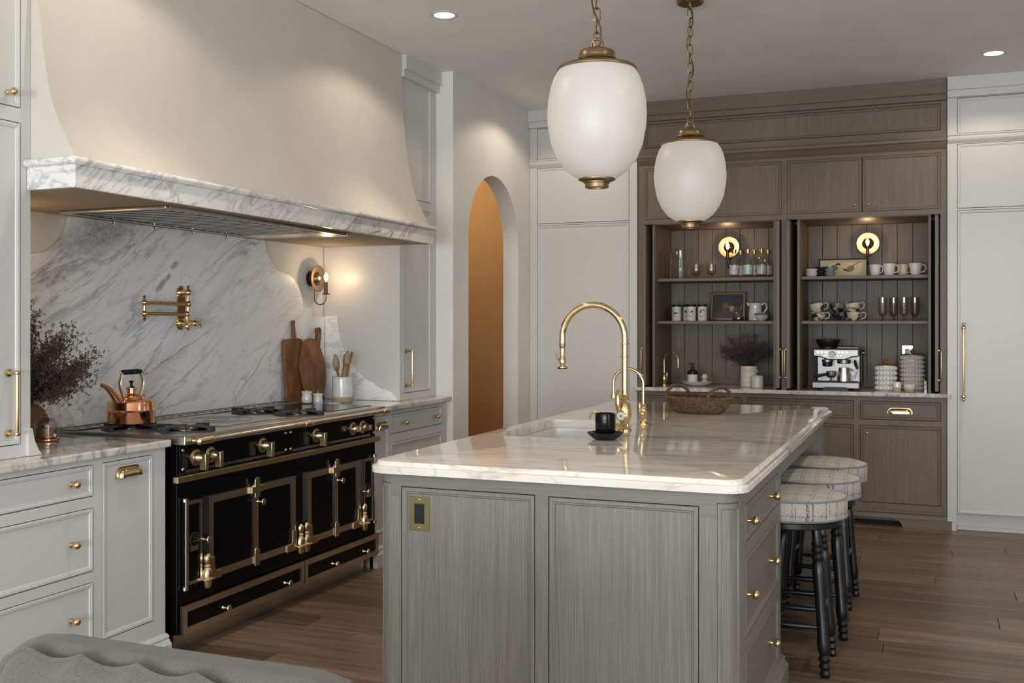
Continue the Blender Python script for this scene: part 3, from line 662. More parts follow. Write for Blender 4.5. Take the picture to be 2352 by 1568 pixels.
# local +x is towards the spout
MB().lathe([(.0005, 0), (.098, 0), (.101, .004), (.102, .052), (.104, .055), (.106, .058), (.104, .061), (.102, .064), (.101, .092), (.096, .101), (.085, .105), (.055, .108), (.053, .113), (.05, .117), (.0005, .118)], 48).build('body', M['copper'], t)
lid = MB().lathe([(.048, .117), (.047, .121), (.030, .128), (.019, .133), (.018, .150), (.024, .153), (.024, .157), (.016, .163), (.010, .167), (.0005, .168)], 32).build('lid', M['copper'], t)
MB().lathe([(.006, .166), (.006, .178), (.011, .186), (.010, .189), (.0005, .19)], 16).build('lid_knob', M['rubber'], lid)
mb = MB(); mb.tube([(.078, 0, .098), (.105, 0, .128), (.135, 0, .157), (.160, 0, .172), (.182, 0, .180)], [.021, .017, .013, .010, .008], 14); mb.build('spout', M['copper'], t)
for s_ in (-1, 1):
    mb = MB(); mb.tube([(s_*.050, 0, .115), (s_*.058, 0, .135), (s_*.070, 0, .160), (s_*.073, 0, .185), (s_*.064, 0, .210), (s_*.057, 0, .226)], .009, 10, flat=.35)
    for q in (.066, .08): mb.lathe([(.004, .10), (.004, .112), (.0055, .118), (.0005, .123)], 10, (s_*q, 0, 0))
    mb.sph((s_*.066, 0, .228), .006, 10, 6); mb.build('handle_strap', M['brass_sat'], t)
mb = MB(); mb.lathe([(.009, -.06), (.011, -.055), (.012, -.035), (.0115, -.012), (.009, -.009), (.012, -.004), (.012, .004), (.009, .009), (.0115, .012), (.012, .035), (.011, .055), (.009, .06)], 18, (0, 0, .228), 'x'); mb.build('grip', M['rubber'], t)
# cloche
t = thing('butter_cloche', 'hammered copper pot under a clear glass dome on the marble counter', 'cloche', (-3.36, 3.272, .9155))
MB().lathe([(.0005, 0), (.05, 0), (.054, .004), (.054, .010), (.049, .014), (.0005, .014)], 36).build('base', M['copper'], t)
MB().lathe([(.0005, .0145), (.037, .0145), (.039, .02), (.039, .052), (.040, .054), (.038, .057), (.034, .068), (.0005, .070)], 36).build('copper_pot', M['hammer'], t)
MB().lathe([(.0455, .0142), (.0455, .06), (.043, .075), (.033, .090), (.015, .097), (.009, .099), (.009, .104), (.014, .110), (.0135, .116), (.0005, .118), (.0005, .112), (.006, .098), (.013, .095), (.031, .087), (.041, .073), (.0435, .06), (.0435, .0142)], 36, cap=(False, False)).build('glass_dome', M['glass'], t)
# small round board behind the cloche
t = thing('serving_board', 'small dark wooden paddle board leaning behind the glass cloche', 'cutting board', (-3.50, 3.345, .9155))
mb = MB(); mb.at((0, 0, .07), ry=math.radians(-12)); mb.prism([(.075*math.cos(a), .07*math.sin(a)) for a in [2*PI*i/32 for i in range(32)]], -.008, .008, 'x'); mb.build('board', M['board'], t, .003)
mb = MB(); mb.at((-.016, -.015, .145), ry=math.radians(-12)); mb.prism([(.024*math.cos(a), .024*math.sin(a)) for a in [2*PI*i/20 for i in range(20)]], -.008, .008, 'x'); mb.build('handle', M['board'], t, .003)
# dried flowers
def dried(name, label, loc, vase, n, spread, h0, h1, fm, size, seed, lean=(0, 0), clip=None, leaf=26):
    random.seed(seed)
    t = thing(name, label, 'dried flowers', loc)
    vase(t)
    st = MB(); fv = MB()
    def floret(p, s):
        for _ in range(5):
            a, b = random.random()*2*PI, random.random()*PI; d = Vector((math.cos(a)*math.sin(b), math.sin(a)*math.sin(b), math.cos(b)))
            e = d.orthogonal().normalized()*s*.45; c = Vector(p) + d*s*.6; f2 = d.cross(e).normalized()*s*.45
            fv.add([c+e, c+f2, c-e, c-f2, c+d*s*.6], [(0, 1, 4), (1, 2, 4), (2, 3, 4), (3, 0, 4), (3, 2, 1, 0)])
    for i in range(n):
        a = 2*PI*i/n + random.random(); r = spread*math.sqrt(random.random()); H = h0 + (h1-h0)*random.random()*(1 - .45*(r/spread)**2)
        top = Vector((r*math.cos(a) + lean[0], r*math.sin(a) + lean[1], H)); b0 = Vector((random.uniform(-.02, .02), random.uniform(-.02, .02), .1))
        mid = b0.lerp(top, .5) + Vector((0, 0, .03)); pts = [b0, mid, top]
        if clip and not clip(top): continue
        st.tube([b0, b0.lerp(mid, .5)+Vector((random.uniform(-.01, .01), random.uniform(-.01, .01), .01)), mid, top], [.0016, .0014, .0012, .0009], 4)
        for k in range(leaf):
            f = .62 + .42*random.random(); q = mid.lerp(top, (f-.5)*2) if f > .5 else b0.lerp(mid, f*2)
            o = Vector((random.gauss(0, 1), random.gauss(0, 1), random.gauss(.3, .8))); o.normalize(); q2 = q + o*random.uniform(.012, .045)
            if clip and not clip(q2): continue
            if k % 3 == 0: st.tube([q, q2], .0006, 3)
            floret(q2, size*random.uniform(.7, 1.3))
    s1 = st.build('stems', M['stem'], t); s2 = fv.build('flower_heads', fm, t); s2['kind'] = 'stuff'; s1['kind'] = 'stuff'
    return t
def vase_a(t): MB().lathe([(.0005, 0), (.05, 0), (.062, .03), (.06, .09), (.035, .14), (.032, .16), (.036, .17), (.031, .17), (.028, .15), (.0005, .12)], 24).build('vase', M['ceramic'], t)
dried('dried_flower_vase', 'bunch of dried brown flowers behind the white cupboard on the counter', (-3.34, 3.06, .9155), vase_a, 190, .27, .18, .56, M['flowers'], .0058, 3, (0, .10), lambda p: -.18 < p.x < .24 and p.y > -.10 and p.z > .13, 34)
# cutting boards
t = thing('cutting_board', 'rectangular dark wooden cutting board with handle leaning on the marble', 'cutting board', (-3.508, 5.265, .9355))
mb = MB(); mb.at((0, 0, 0), ry=math.radians(-4)); p = [(-.035, 0), (.16, 0), (.165, .02), (.167, .33), (.15, .365), (.105, .372), (-.02, .366), (-.04, .35), (-.045, .02)]; mb.prism([(u-.01, v) for u, v in p], -.009, .009, 'x'); mb.build('blade', M['board'], t, .004)
mb = MB(); mb.at((0, 0, 0), ry=math.radians(-4)); mb.prism([(.052, .372), (.088, .374), (.080, .45), (.088, .474), (.070, .480), (.054, .474), (.058, .45)], -.008, .008, 'x'); mb.build('handle', M['board'], t, .004)
t = thing('cutting_board', 'oval worn wooden cutting board propped behind the utensil crock', 'cutting board', (-3.468, 5.475, .9185))
mb = MB(); mb.at((0, 0, 0), ry=math.radians(-7)); mb.prism([(.0 + .135*math.cos(a), .195 + .195*math.sin(a)) for a in [2*PI*i/44 for i in range(44)]], -.01, .01, 'x'); mb.build('blade', M['board'], t, .004)
mb = MB(); mb.at((0, 0, 0), ry=math.radians(-7)); mb.prism([(.055, .355), (.10, .33), (.125, .40), (.135, .44), (.122, .455), (.085, .452), (.075, .44), (.078, .41)], -.009, .009, 'x'); mb.build('handle', M['board'], t, .004)
# crock and utensils
CX, CY = -3.30, 5.50
t = thing('utensil_crock', 'white ribbed stoneware crock with raw clay foot holding wooden spoons', 'crock', (CX, CY, .9175))
pr = [(.062, .034)]
for i in range(9): z = .038 + i*.0125; pr += [(.0628, z), (.0612, z+.006)]
pr += [(.0635, .153), (.062, .156), (.057, .156), (.056, .05), (.0005, .05)]
MB().lathe([(.0005, .002)] + pr[:0] + [(.062, .0345)] + pr[1:], 40).build('body', M['ceramic'], t)
MB().lathe([(.0005, 0), (.060, 0), (.0625, .004), (.0625, .034), (.0005, .034)], 40).build('clay_foot', M['rawclay'], t)
def spoon(label, dx, dy, tx, ty, L, hw, hl, flat, notch=False):
    t = thing('wooden_spoon', label, 'utensil', (CX+dx, CY+dy, .97), 0, 'wooden utensils in the crock')
    tip = Vector((tx, ty, L)); d = tip.normalized()
    hp_ = tip - d*hl
    MB().tube([(0, 0, 0), hp_*.5, hp_], [.006, .0065, .008], 10).build('handle', M['spoon'], t)
    mb = MB(); rs = []
    e = Vector((0, 1, 0)); e = (e - d*e.dot(d)).normalized(); nn = d.cross(e)
    for j in range(9):
        f = j/8; wd = hw*max(.12, math.sin(PI*min(1, .12+.88*f))**.6) if not notch else hw*(.3+.7*f)
        c = hp_ + d*(hl*f - .004) ; rs.append([c + e*wd*math.cos(a) + nn*(flat*max(.4, math.sin(PI*f))*math.sin(a)) for a in [2*PI*k/14 for k in range(14)]])
    mb.rings(rs); mb.build('bowl', M['spoon'], t)
    if not notch:
        mb = MB(); c = hp_ + d*hl*.52 - nn*flat*.75*0 ; mb.T = Matrix.Translation(c + Vector((.006, -.004, 0))) @ Matrix((e, nn, d)).transposed().to_4x4(); mb.sph((0, 0, 0), 1, 16, 8, (hw*.72, flat*.9, hl*.36)); mb.build('bowl_hollow', M['rawclay'], t)
spoon('pale wooden spoon leaning towards the oval board in the crock', .0, -.012, .0, -.075, .245, .037, .105, .011)
spoon('dark wooden spoon with round bowl in the white crock', .005, .01, .0, .045, .262, .036, .105, .010)
spoon('narrow wooden spatula leaning out of the white crock', -.01, .03, .005, .095, .25, .016, .10, .006, True)
spoon('slim wooden paddle behind the dark spoon in the crock', -.015, .0, -.01, .075, .235, .018, .09, .006, True)
# salt and pepper
def shaker(name, label, loc, stem):
    t = thing(name, label, 'mill', loc, group='white salt and pepper mills')
    MB().lathe([(.0005, 0), (.027, 0), (.029, .006), (.031, .022), (.027, .042), (.026, .050), (.030, .060), (.031, .068), (.0005, .070)], 28).build('body', M['ceramic'], t)
    MB().lathe([(.012, .070), (.012, .073), (.003, .075), (.003, .086 if stem else .078), (.0005, .087 if stem else .079)], 14).build('top', M['brass_old'], t)
shaker('salt_mill', 'squat white mill without spindle beside the cutting boards', (-3.36, 5.205, .9345), False)
shaker('pepper_mill', 'squat white mill with a thin brass spindle beside the cutting boards', (-3.34, 5.29, .9175), True)
t = MB(); t.lathe([(.0005, 0), (.048, 0), (.054, .008), (.053, .012), (.045, .007), (.0005, .006)], 30, sx=.6); tag(t.build('spoon_rest', M['ceramic'], loc=(-3.24, 5.31, .9175)), 'small white oval dish in front of the mills', 'dish')
# ================================================================== island
IR = Vector((-1.16, 4.69, 0))
isl = thing('kitchen_island', 'grey oak kitchen island with panelled end and brass knob drawers', 'kitchen island', IR)
XL, XR, YF, YB, ZT = -1.79, -.545, 3.205, 6.13, .8795
PI_ = [(0, -.042), (0, 0), (.003, .002), (.012, .002), (.0155, -.001), (.019, -.001), (.022, -.0065), (.024, -.0065)]
def wb(mb, name, m, bevel=0, par=None): return mb.build(name, m, par or isl, bevel, world=False) if False else _wb(mb, name, m, bevel, par)
def _wb(mb, name, m, bevel, par):
    mb.V = [(x-IR.x, y-IR.y, z-IR.z) for x, y, z in mb.V]; return mb.build(name, m, par or isl, bevel)
hol = [(-1.69, .13, -1.198, .836), (-1.153, .13, -.66, .834)]
mb = MB(); mb.grid(-1.73, .1, -.605, .80, [(a, b, c, .80) for a, b, c, d in hol], YF, .045); wb(mb, 'end_stiles', M['oak_v'])
mb = MB(); mb.grid(-1.73, .8, -.605, ZT, [(a, .8, c, d) for a, b, c, d in hol], YF, .045); wb(mb, 'end_top_rail', M['oak_h'])
for h in hol:
    mb = MB(); mb.frame(h[0]+.003, h[1]+.003, h[2]-.003, h[3]-.003, PI_, YF); wb(mb, 'end_panel', M['oak_v'])
R_ = .06
def quarter(cx, cy, r, z0, z1, a0, a1, n=14):
    p = [(cx, cy)] + [(cx + r*math.cos(a0+(a1-a0)*i/n), cy + r*math.sin(a0+(a1-a0)*i/n)) for i in range(n+1)]
    mb = MB(); k = len(p); mb.add([(x, y, z) for z in (z0, z1) for x, y in p], [tuple(range(k)), tuple(range(2*k-1, k-1, -1))])
    mb.add([(x, y, z) for z in (z0, z1) for x, y in p], [(i, (i+1) % k, k+(i+1) % k, k+i) for i in range(k)], True); return mb
for cx, a0, a1 in ((-.605, -PI/2, 0), (-1.73, -PI, -PI/2)):
    cy = YF + R_
    po = wb(quarter(cx, cy, R_, .848, ZT, a0, a1), 'corner_cap', M['oak_h'])
    wb(quarter(cx, cy, R_-.008, .1, .846, a0, a1), 'corner_post', M['oak_v'])
    wb(quarter(cx, cy, R_-.001, .826, .844, a0, a1), 'post_collar', M['oak_h'], .002)
    for d0, d1 in ((a0, a0+.22), (a1-.22, a1)):
        wb(quarter(cx, cy, R_-.001, .1, .844, d0, d1, 3), 'post_bead', M['oak_v'], .002)
# drawer side (faces +x)
T = Matrix.Translation((XR, 0, 0)) @ Matrix.Rotation(R90, 4, 'Z')
dh = [(3.372, .088, 4.146, .347), (3.372, .39, 4.146, .65), (3.372, .697, 4.146, .82)]
mb = MB(); mb.T = T; mb.grid(YF+R_, 0, 4.21, ZT, dh, 0, .045); wb(mb, 'drawer_frame', M['oak_v'])
for h in dh:
    mb = MB(); mb.T = T; mb.frame(h[0]+.003, h[1]+.003, h[2]-.003, h[3]-.003, PI_, 0); d = wb(mb, 'drawer', M['oak_h'])
    for yy in (3.43, 3.945): link('knob', KNOB, d, (XR-.0065-IR.x, yy-IR.y, (h[1]+h[3])/2), (0, 0, R90))
mb = MB(); mb.box(-.85, 4.19, 0, XR-.0205, 4.21, ZT); mb.box(XR-.02, 4.2105, .80, XR-.0005, 5.90, ZT); wb(mb, 'overhang_rail', M['oak_v'])
mb = MB(); mb.box(-.86, 5.905, 0, XR-.012, 6.13, ZT); wb(mb, 'end_leg_panel', M['oak_v'], .003)
mb = MB(); mb.box(XL+.02, YF+.046, .05, -.6, YF+.05, ZT); mb.box(XR-.05, YF+.07, .05, XR-.046, 4.18, ZT); mb.box(-.88, 4.21, 0, -.862, 6.13, ZT); mb.box(XL, 6.11, 0, -.88, 6.13, ZT); mb.box(XL, YF+R_+.001, 0, XL+.02, 6.11, ZT); mb.box(XL+.02, YF+.03, .05, XR-.03, 4.0, .08); wb(mb, 'body', M['oak_v'])
mb = MB()
pl = [(o, z*.9) for o, z in PLINTH]
for (A, B_, nx, ny) in ((Vector((XL, YF)), Vector((XR, YF)), 0, -1), (Vector((XR, YF)), Vector((XR, 4.21)), 1, 0)):
    d = (B_-A).normalized(); ra = []; rb = []
    for o, z in pl:
        ra.append((A.x + nx*o - d.x*max(o, 0), A.y + ny*o - d.y*max(o, 0), z)); rb.append((B_.x + nx*o + d.x*max(o, 0)*(1 if nx == 0 else 0), B_.y + ny*o, z))
    mb.rings([ra, rb], sm=False)
wb(mb, 'plinth', M['oak_h'])
# outlet
ot = thing('wall_outlet', 'aged brass outlet plate with black sockets on the island end panel', 'outlet', (-1.622, YF+.0066, .745))
MB().box(-.0385, -.003, -.058, .0385, 0, .058).build('plate', M['patina'], ot, .001)
mb = MB(); mb.box(-.0185, -.0055, -.034, .0185, -.003, .034); mb.build('socket', M['rubber'], ot, .001)
mb = MB()
for z in (.017, -.017):
    for x in (-.0085, .006): mb.box(x, -.006, z-.002, x+.0025, -.0055, z+.008)
    mb.lathe([(.003, -.006), (.003, -.0055)], 10, (0, 0, z-.009), 'y')
mb.build('socket_slots', M['dark'], ot)
for z in (-.048, .048): MB().lathe([(.0005, -.0045), (.0035, -.004), (.004, -.003)], 12, (0, 0, z), 'y').build('screw', M['brass'], ot)
# slab with sink cut-out
def rrect(x0, y0, x1, y1, r, n=8):
    o = []
    for cx, cy, a in ((x1-r, y0+r, -PI/2), (x1-r, y1-r, 0), (x0+r, y1-r, PI/2), (x0+r, y0+r, PI)):
        o += [(cx + r*math.cos(a+PI/2*i/n), cy + r*math.sin(a+PI/2*i/n)) for i in range(n+1)]
    return o
def slab(name, rect, rad, prof, hole, hrad, mat, z0):
    bm = bmesh.new(); loops = []
    for ins, z in prof:
        pts = rrect(rect[0]+ins, rect[1]+ins, rect[2]-ins, rect[3]-ins, max(rad-ins, .004)); loops.append([bm.verts.new((x, y, z)) for x, y in pts])
    n = len(loops[0])
    for a, b in zip(loops, loops[1:]):
        for i in range(n): bm.faces.new((a[i], a[(i+1) % n], b[(i+1) % n], b[i])).smooth = True
    hz = [prof[-1][1], z0]; hl = [[bm.verts.new((x, y, z)) for x, y in rrect(*hole, hrad)] for z in hz]; k = len(hl[0])
    for i in range(k): bm.faces.new((hl[0][i], hl[0][(i+1) % k], hl[1][(i+1) % k], hl[1][i]))
    for ol, h in ((loops[-1], hl[0]), (loops[0], hl[1])):
        ed = []
        for L in (ol, h):
            for i in range(len(L)):
                e = bm.edges.get((L[i], L[(i+1) % len(L)])) or bm.edges.new((L[i], L[(i+1) % len(L)])); ed.append(e)
        bmesh.ops.triangle_fill(bm, use_beauty=True, edges=ed)
    bmesh.ops.recalc_face_normals(bm, faces=bm.faces)
    me = bpy.data.meshes.new(name); bm.to_mesh(me); bm.free(); me.set_sharp_from_angle(angle=math.radians(30)); me.materials.append(mat)
    return link(name, me)
SK = (-1.735, 4.11, -1.315, 4.905)
s_ = slab('island_countertop', (-1.82, 3.178, -.514, 6.215), .075, [(0, .880), (0, .899), (.0025, .9025), (.009, .903), (.013, .9045), (.0165, .909), (.018, .916), (.020, .9195), (.023, .920)], SK, .03, M['island_top'], .880)
tag(s_, 'warm veined marble island top with stepped edge', 'countertop')
mb = MB(); rs = []
for ins, z, r in ((-.012, .8792, .04), (.004, .8792, .03), (.006, .86, .03), (.012, .69, .04), (.03, .668, .05), (.06, .662, .04)):
    rs.append([(x, y, z) for x, y in rrect(SK[0]+ins, SK[1]+ins, SK[2]-ins, SK[3]-ins, r)])
mb.rings(rs, (False, True)); sk = thing('sink', 'white ceramic undermount sink set in the island', 'sink', (-1.525, 4.5, .66))
mb.build('basin', M['ceramic'], sk, world=True)
MB().lathe([(.04, .0025), (.036, .006), (.02, .004), (.0005, .003)], 24).build('drain', M['brass'], sk)
# ---------------------------------------------------------------- taps on the island
def gooseneck(name, label, loc, k, R, top, drop, r, big):
    """local: spout reaches towards -x"""
    t = thing(name, label, 'tap', loc)
    B = M['brass']
    if big:
        pr = [(.0005, 0), (.030, 0), (.030, .006), (.024, .012), (.026, .020), (.020, .028), (.023, .040), (.029, .060), (.030, .085), (.026, .108), (.021, .120), (.023, .126), (.018, .132), (.020, .140), (.015, .148), (.017, .156), (.013, .162)]
    else:
        pr = [(.0005, 0), (.027, 0), (.026, .006), (.016, .010), (.020, .018), (.014, .026), (.018, .040), (.0195, .058), (.016, .078), (.011, .086), (.013, .092), (.008, .098)]
    MB().lathe(pr, 28).build('base', B, t)
    zc = top - R - r
    pts = [(0, 0, pr[-1][1]-.01), (0, 0, zc*.6), (0, 0, zc)] + [(-R + R*math.cos(a), 0, zc + R*math.sin(a)) for a in [PI*i/24 for i in range(1, 25)]] + [(-2*R, 0, zc - drop)]
    MB().tube(pts, r, 16).build('neck', B, t)
    mb = MB()
    for z in ((zc-.025, zc-.083) if big else (zc-.012, zc-.04)): mb.lathe([(r, z-.004), (r*1.28, z-.003), (r*1.35, z), (r*1.28, z+.003), (r, z+.004)], 20)
    mb.build('neck_collar', B, t)
    if big:
        sp = MB().lathe([(r, -drop), (.0145, -drop-.002), (.0145, -drop-.03), (.012, -drop-.036), (.0135, -drop-.04), (.0115, -drop-.052), (.0125, -drop-.056), (.010, -drop-.075), (.0155, -drop-.085), (.0155, -drop-.103), (.009, -drop-.108), (.012, -drop-.118), (.0225, -drop-.122), (.0225, -drop-.126)], 20, (-2*R, 0, zc)).build('sprayer', B, t)
        MB().lathe([(.0222, -drop-.126), (.021, -drop-.131), (.0005, -drop-.133)], 20, (-2*R, 0, zc)).build('spray_face', M['rubber'], sp)
        MB().tube([(-2*R-.012, 0, zc-drop-.095), (-2*R-.022, 0, zc-drop-.088), (-2*R-.030, 0, zc-drop-.062), (-2*R-.036, 0, zc-drop-.035)], [.004, .005, .0045, .002], 8, flat=.6).build('spray_trigger', B, sp)
        hb = MB().lathe([(.012, -.012), (.020, -.030), (.023, -.036), (.023, -.044), (.018, -.048), (.0005, -.048)], 24, (-.004, 0, .068), 'y').build('valve', B, t)
        MB().lathe([(.0165, -.048), (.015, -.0505), (.0005, -.051)], 24, (-.004, 0, .068), 'y').build('porcelain_button', M['ceramic'], hb)
        mb = MB()
        for a in range(4): mb.at((-.004, -.0513, .068), ry=PI/4*a); mb.box(-.008, 0, -.0006, .008, .0003, .0006)
        mb.build('button_mark', M['ink'], hb)
        MB().lathe([(.004, .080), (.007, .090), (.012, .115), (.0115, .140), (.007, .160), (.010, .166), (.006, .172), (.009, .178), (.0005, .184)], 16, (-.020, -.038, 0)).build('lever', B, t)
    else:
        MB().lathe([(r*1.25, -drop+.008), (r*1.5, -drop), (r*1.6, -drop-.016), (r*1.2, -drop-.02), (.0005, -drop-.02)], 16, (-2*R, 0, zc)).build('outlet_tip', B, t)
        MB().sph((0, -.018, .052), .015, 16, 8).build('valve', B, t)
        MB().lathe([(.003, .055), (.006, .075), (.006, .092), (.004, .10), (.006, .105), (.0005, .11)], 12, (-.012, -.02, 0)).build('lever', B, t)
    return t
gooseneck('kitchen_tap', 'tall polished brass gooseneck tap with pull-down sprayer on the island', (-1.258, 4.50, .9203), 1, .146, .572, .012, .0142, True)
gooseneck('filter_tap', 'small polished brass gooseneck tap beside the tall tap on the island', (-1.252, 4.80, .9203), 1, .0725, .268, .05, .0074, False)
MB_ = MB(); MB_.lathe([(.0005, 0), (.027, 0), (.027, .004), (.016, .009), (.013, .016), (.017, .022), (.013, .027), (.018, .032), (.019, .038), (.015, .041), (.0005, .042)], 26)
tag(MB_.build('air_switch_button', M['brass'], loc=(-1.268, 4.40, .9203)), 'short turned brass button standing before the tall tap', 'switch')
t = thing('soap_dispenser', 'low brass soap pump behind the black cup', 'soap pump', (-1.275, 4.27, .9203))
MB().lathe([(.0005, 0), (.022, 0), (.022, .004), (.013, .010), (.010, .07), (.014, .074), (.017, .080), (.017, .09), (.012, .094), (.0005, .095)], 20).build('body', M['brass'], t)
MB().tube([(-.005, 0, .078), (-.03, 0, .098), (-.05, 0, .100), (-.068, 0, .088), (-.074, 0, .068)], .0045, 10).build('spout', M['brass'], t)
# black cup on scalloped saucer
mb = MB(); rs = []
for r, z, am in ((.036, 0, 0), (.047, .003, .012), (.060, .012, .025), (.069, .022, .03), (.073, .0285, .03), (.071, .0295, .03), (.066, .024, .03), (.055, .0125, .025), (.044, .0065, .01), (.0005, .006, 0)):
    rs.append([((r*(1+am*math.cos(14*a)))*math.cos(a), (r*(1+am*math.cos(14*a)))*math.sin(a), z) for a in [2*PI*i/84 for i in range(84)]])
mb.rings(rs); tag(mb.build('saucer', M['black'], loc=(-1.238, 4.135, .9203)), 'black scalloped saucer under the black cup', 'saucer')
MB_ = MB(); MB_.lathe([(.0005, 0), (.038, 0), (.041, .004), (.042, .098), (.0415, .1), (.039, .1), (.037, .012), (.0005, .010)], 40)
tag(MB_.build('black_cup', M['enamel'], loc=(-1.238, 4.135, .9268)), 'straight-sided glossy black cup standing on the island', 'cup')
# wicker basket
t = thing('wicker_basket', 'shallow woven wicker tray with two arched handles on the island', 'basket', (-1.157, 5.60, .9204), math.radians(-30))
mb = MB(); nr = 15; seg = 132
def brad(f): return (.145 + .055*f**.7, .095 + .047*f**.7)
for j in range(nr):
    f = j/(nr-1); rx, ry = brad(f); pts = []
    for i in range(seg):
        a = 2*PI*i/seg; w_ = .0022*math.sin(i*PI/1.5 + j*PI); pts.append(((rx+w_)*math.cos(a), (ry+w_)*math.sin(a), .004 + .072*f))
    mb.tube(pts, .0034, 5, True)
mb.build('weave', M['wicker'], t)
mb = MB(); mb.lathe([(.0005, .001), (.14, .001), (.14, .006), (.0005, .006)], 48, sy=.66); mb.build('base', M['wicker'], t)
mb = MB()
for i in range(44):
    a = 2*PI*(i+.5)/44; mb.tube([(brad(f)[0]*math.cos(a), brad(f)[1]*math.sin(a), .004+.072*f) for f in (0, .25, .5, .75, 1)], .0022, 4)
mb.build('stakes', M['wicker'], t)
def twist(c, r, n=3, ph=10):
    mb = MB()
    P_ = [Vector(p) for p in c]
    for k in range(n):
        pts = []
        for i, p in enumerate(P_):
            tg = (P_[min(i+1, len(P_)-1)] - P_[max(i-1, 0)]).normalized(); e = tg.orthogonal().normalized(); g = tg.cross(e); a = 2*PI*(k/n + ph*i/len(P_)); pts.append(p + e*r*math.cos(a) + g*r*math.sin(a))
        mb.tube(pts, r*.95, 6)
    return mb
rim = [((.2)*math.cos(2*PI*i/160), (.142)*math.sin(2*PI*i/160), .08) for i in range(161)]
twist(rim, .0045, 3, 36).build('rim', M['wicker'], t)
for s_ in (-1, 1):
    c = [(s_*(.146 + .008*math.sin(a)), -.092*math.cos(a), .075 + .062*math.sin(a)) for a in [PI*i/40 for i in range(41)]]
    twist(c, .0055, 3, 9).build('handle', M['wicker'], t)
# ================================================================== tall white fridge cabinets
def fridge(label, x0, x1, handle):
    t = thing('panel_fridge', label, 'refrigerator', (x0, 7.65, 0)); w_ = x1 - x0; z = CEIL
    hol = [(.06, 2.668, w_-.06, 2.908), (.06, 2.166, w_-.06, 2.60), (.06, .118, w_-.06, 2.155)]
    carcass(t, 0, .118, w_, z-.001, hol, M['paint'], .60)
    MB().box(0, .06, 0, w_, .60, .1175).build('toe_kick', M['paint'], t)
    for a in (0, w_-.058): MB().box(a, 0, 0, a+.058, .0595, .1175).build('foot', M['paint'], t)
    mb = MB(); mb.box(.06, .045, 0, w_-.06, .0595, .028); mb.build('shoe_mold', M['paint'], t, .004)
    front(t, 'top_panel', *hol[0], M['paint']); front(t, 'upper_door', *hol[1], M['paint']); d = front(t, 'door', *hol[2], M['paint'])
    if handle: link('long_pull', LONGPULL, d, (.10, 0, 1.136))
    molding(t, 'crown', 0, w_, [(o, q) for o, q in CROWN(0)], M['paint'], (0, 0))
    molding(t, 'belt_mold', 0, w_, [(-.01, 2.606), (.004, 2.606), (.012, 2.614), (.022, 2.626), (.026, 2.640), (.022, 2.650), (.030, 2.656), (.030, 2.664), (-.01, 2.664)], M['paint'])
    return t
fridge('white panel fridge cabinet standing beside the archway wall', -2.903, -2.043, False)
fridge('white panel fridge cabinet with one long brass pull', .108, 1.25, True)
# ================================================================== oak hutch
HX0, HX1, HY = -2.041, .106, 7.67
h = thing('oak_hutch', 'brown oak coffee hutch with two open shelved bays and brass knobs', 'hutch', (HX0, HY, 0)); hw = HX1 - HX0
X = lambda x: x - HX0
HV, HH = M['hut_v'], M['hut_h']
long_ = (X(-1.99), 2.705, X(.066), 2.885)
doors = [(X(-1.99), 2.172, X(-1.492), 2.552), (X(-1.488), 2.172, X(-.987), 2.552), (X(-.948), 2.172, X(-.441), 2.552), (X(-.438), 2.172, X(.066), 2.552)]
bays = [(X(-1.993), .9216, X(-.987), 2.135), (X(-.950), .9216, X(.064), 2.135)]
mb = MB(); mb.grid(0, .9216, hw, 2.10, [(a, b, c, 2.1) for a, b, c, d in bays], 0, .02); mb.build('bay_stiles', HV, h)
mb = MB(); mb.grid(0, 2.10, hw, 2.66, [(a, 2.1, c, d) for a, b, c, d in bays] + [(doors[0][0], 2.172, doors[1][2], 2.552), (doors[2][0], 2.172, doors[3][2], 2.552)], 0, .045); mb.build('mid_rail', HH, h)
mb = MB(); mb.grid(0, 2.66, hw, CEIL-.001, [long_], 0, .045); mb.build('top_rail', HH, h)
MB().box(0, .0455, 2.17, hw, .6, CEIL-.001).build('upper_body', HV, h)
front(h, 'frieze_panel', *long_, HV)
kn = (X(-1.53), X(-1.45), X(-.487), X(-.395))
for d, k in zip(doors, kn):
    o = front(h, 'upper_door', *d, HV, g=.002); link('knob', SMALLKNOB, o, (k, 0, 2.222))
molding(h, 'crown', 0, hw, [(-.01, CEIL-.001), (.032, CEIL-.001), (.032, CEIL-.10), (.020, CEIL-.102), (.020, CEIL-.142), (.004, CEIL-.146), (-.01, CEIL-.146)], HH)
molding(h, 'belt_mold', 0, hw, [(-.01, 2.576), (.004, 2.576), (.012, 2.588), (.02, 2.602), (.026, 2.612), (.022, 2.622), (.030, 2.628), (.034, 2.646), (.030, 2.656), (-.01, 2.66)], HH)
# base
bh = [(X(-2.0), .73, X(-1.27), .858), (X(-1.225), .73, X(-.496), .858), (X(-.453), .729, X(.067), .857)]
bd = [(X(-2.0), .155, X(-1.27), .689), (X(-1.225), .155, X(-.496), .689), (X(-.453), .155, X(.069), .689)]
mb = MB(); mb.grid(0, .11, hw, .8915, bh + bd, 0, .045); mb.build('base_frame', HV, h)
MB().box(0, .0455, .03, hw, .6, .8915).build('base_body', HV, h)
for q in bh:
    d = front(h, 'drawer', *q, HV); link('cup_pull', CUPBIG, d, ((q[0]+q[2])/2, 0, .79))
for q in bd:
    d = front(h, 'base_door', *q, HV); link('knob', SMALLKNOB, d, (q[0]+.045, 0, .635))
pl = [(o*1.0, z) for o, z in PLINTH if z >= .06]
molding(h, 'base_mold', 0, hw, [(-.02, .062), (.03, .062)] + [(o, z) for o, z in PLINTH if z > .06 and o >= 0][1:] + [(-.02, .112)], HH, (0, 0))
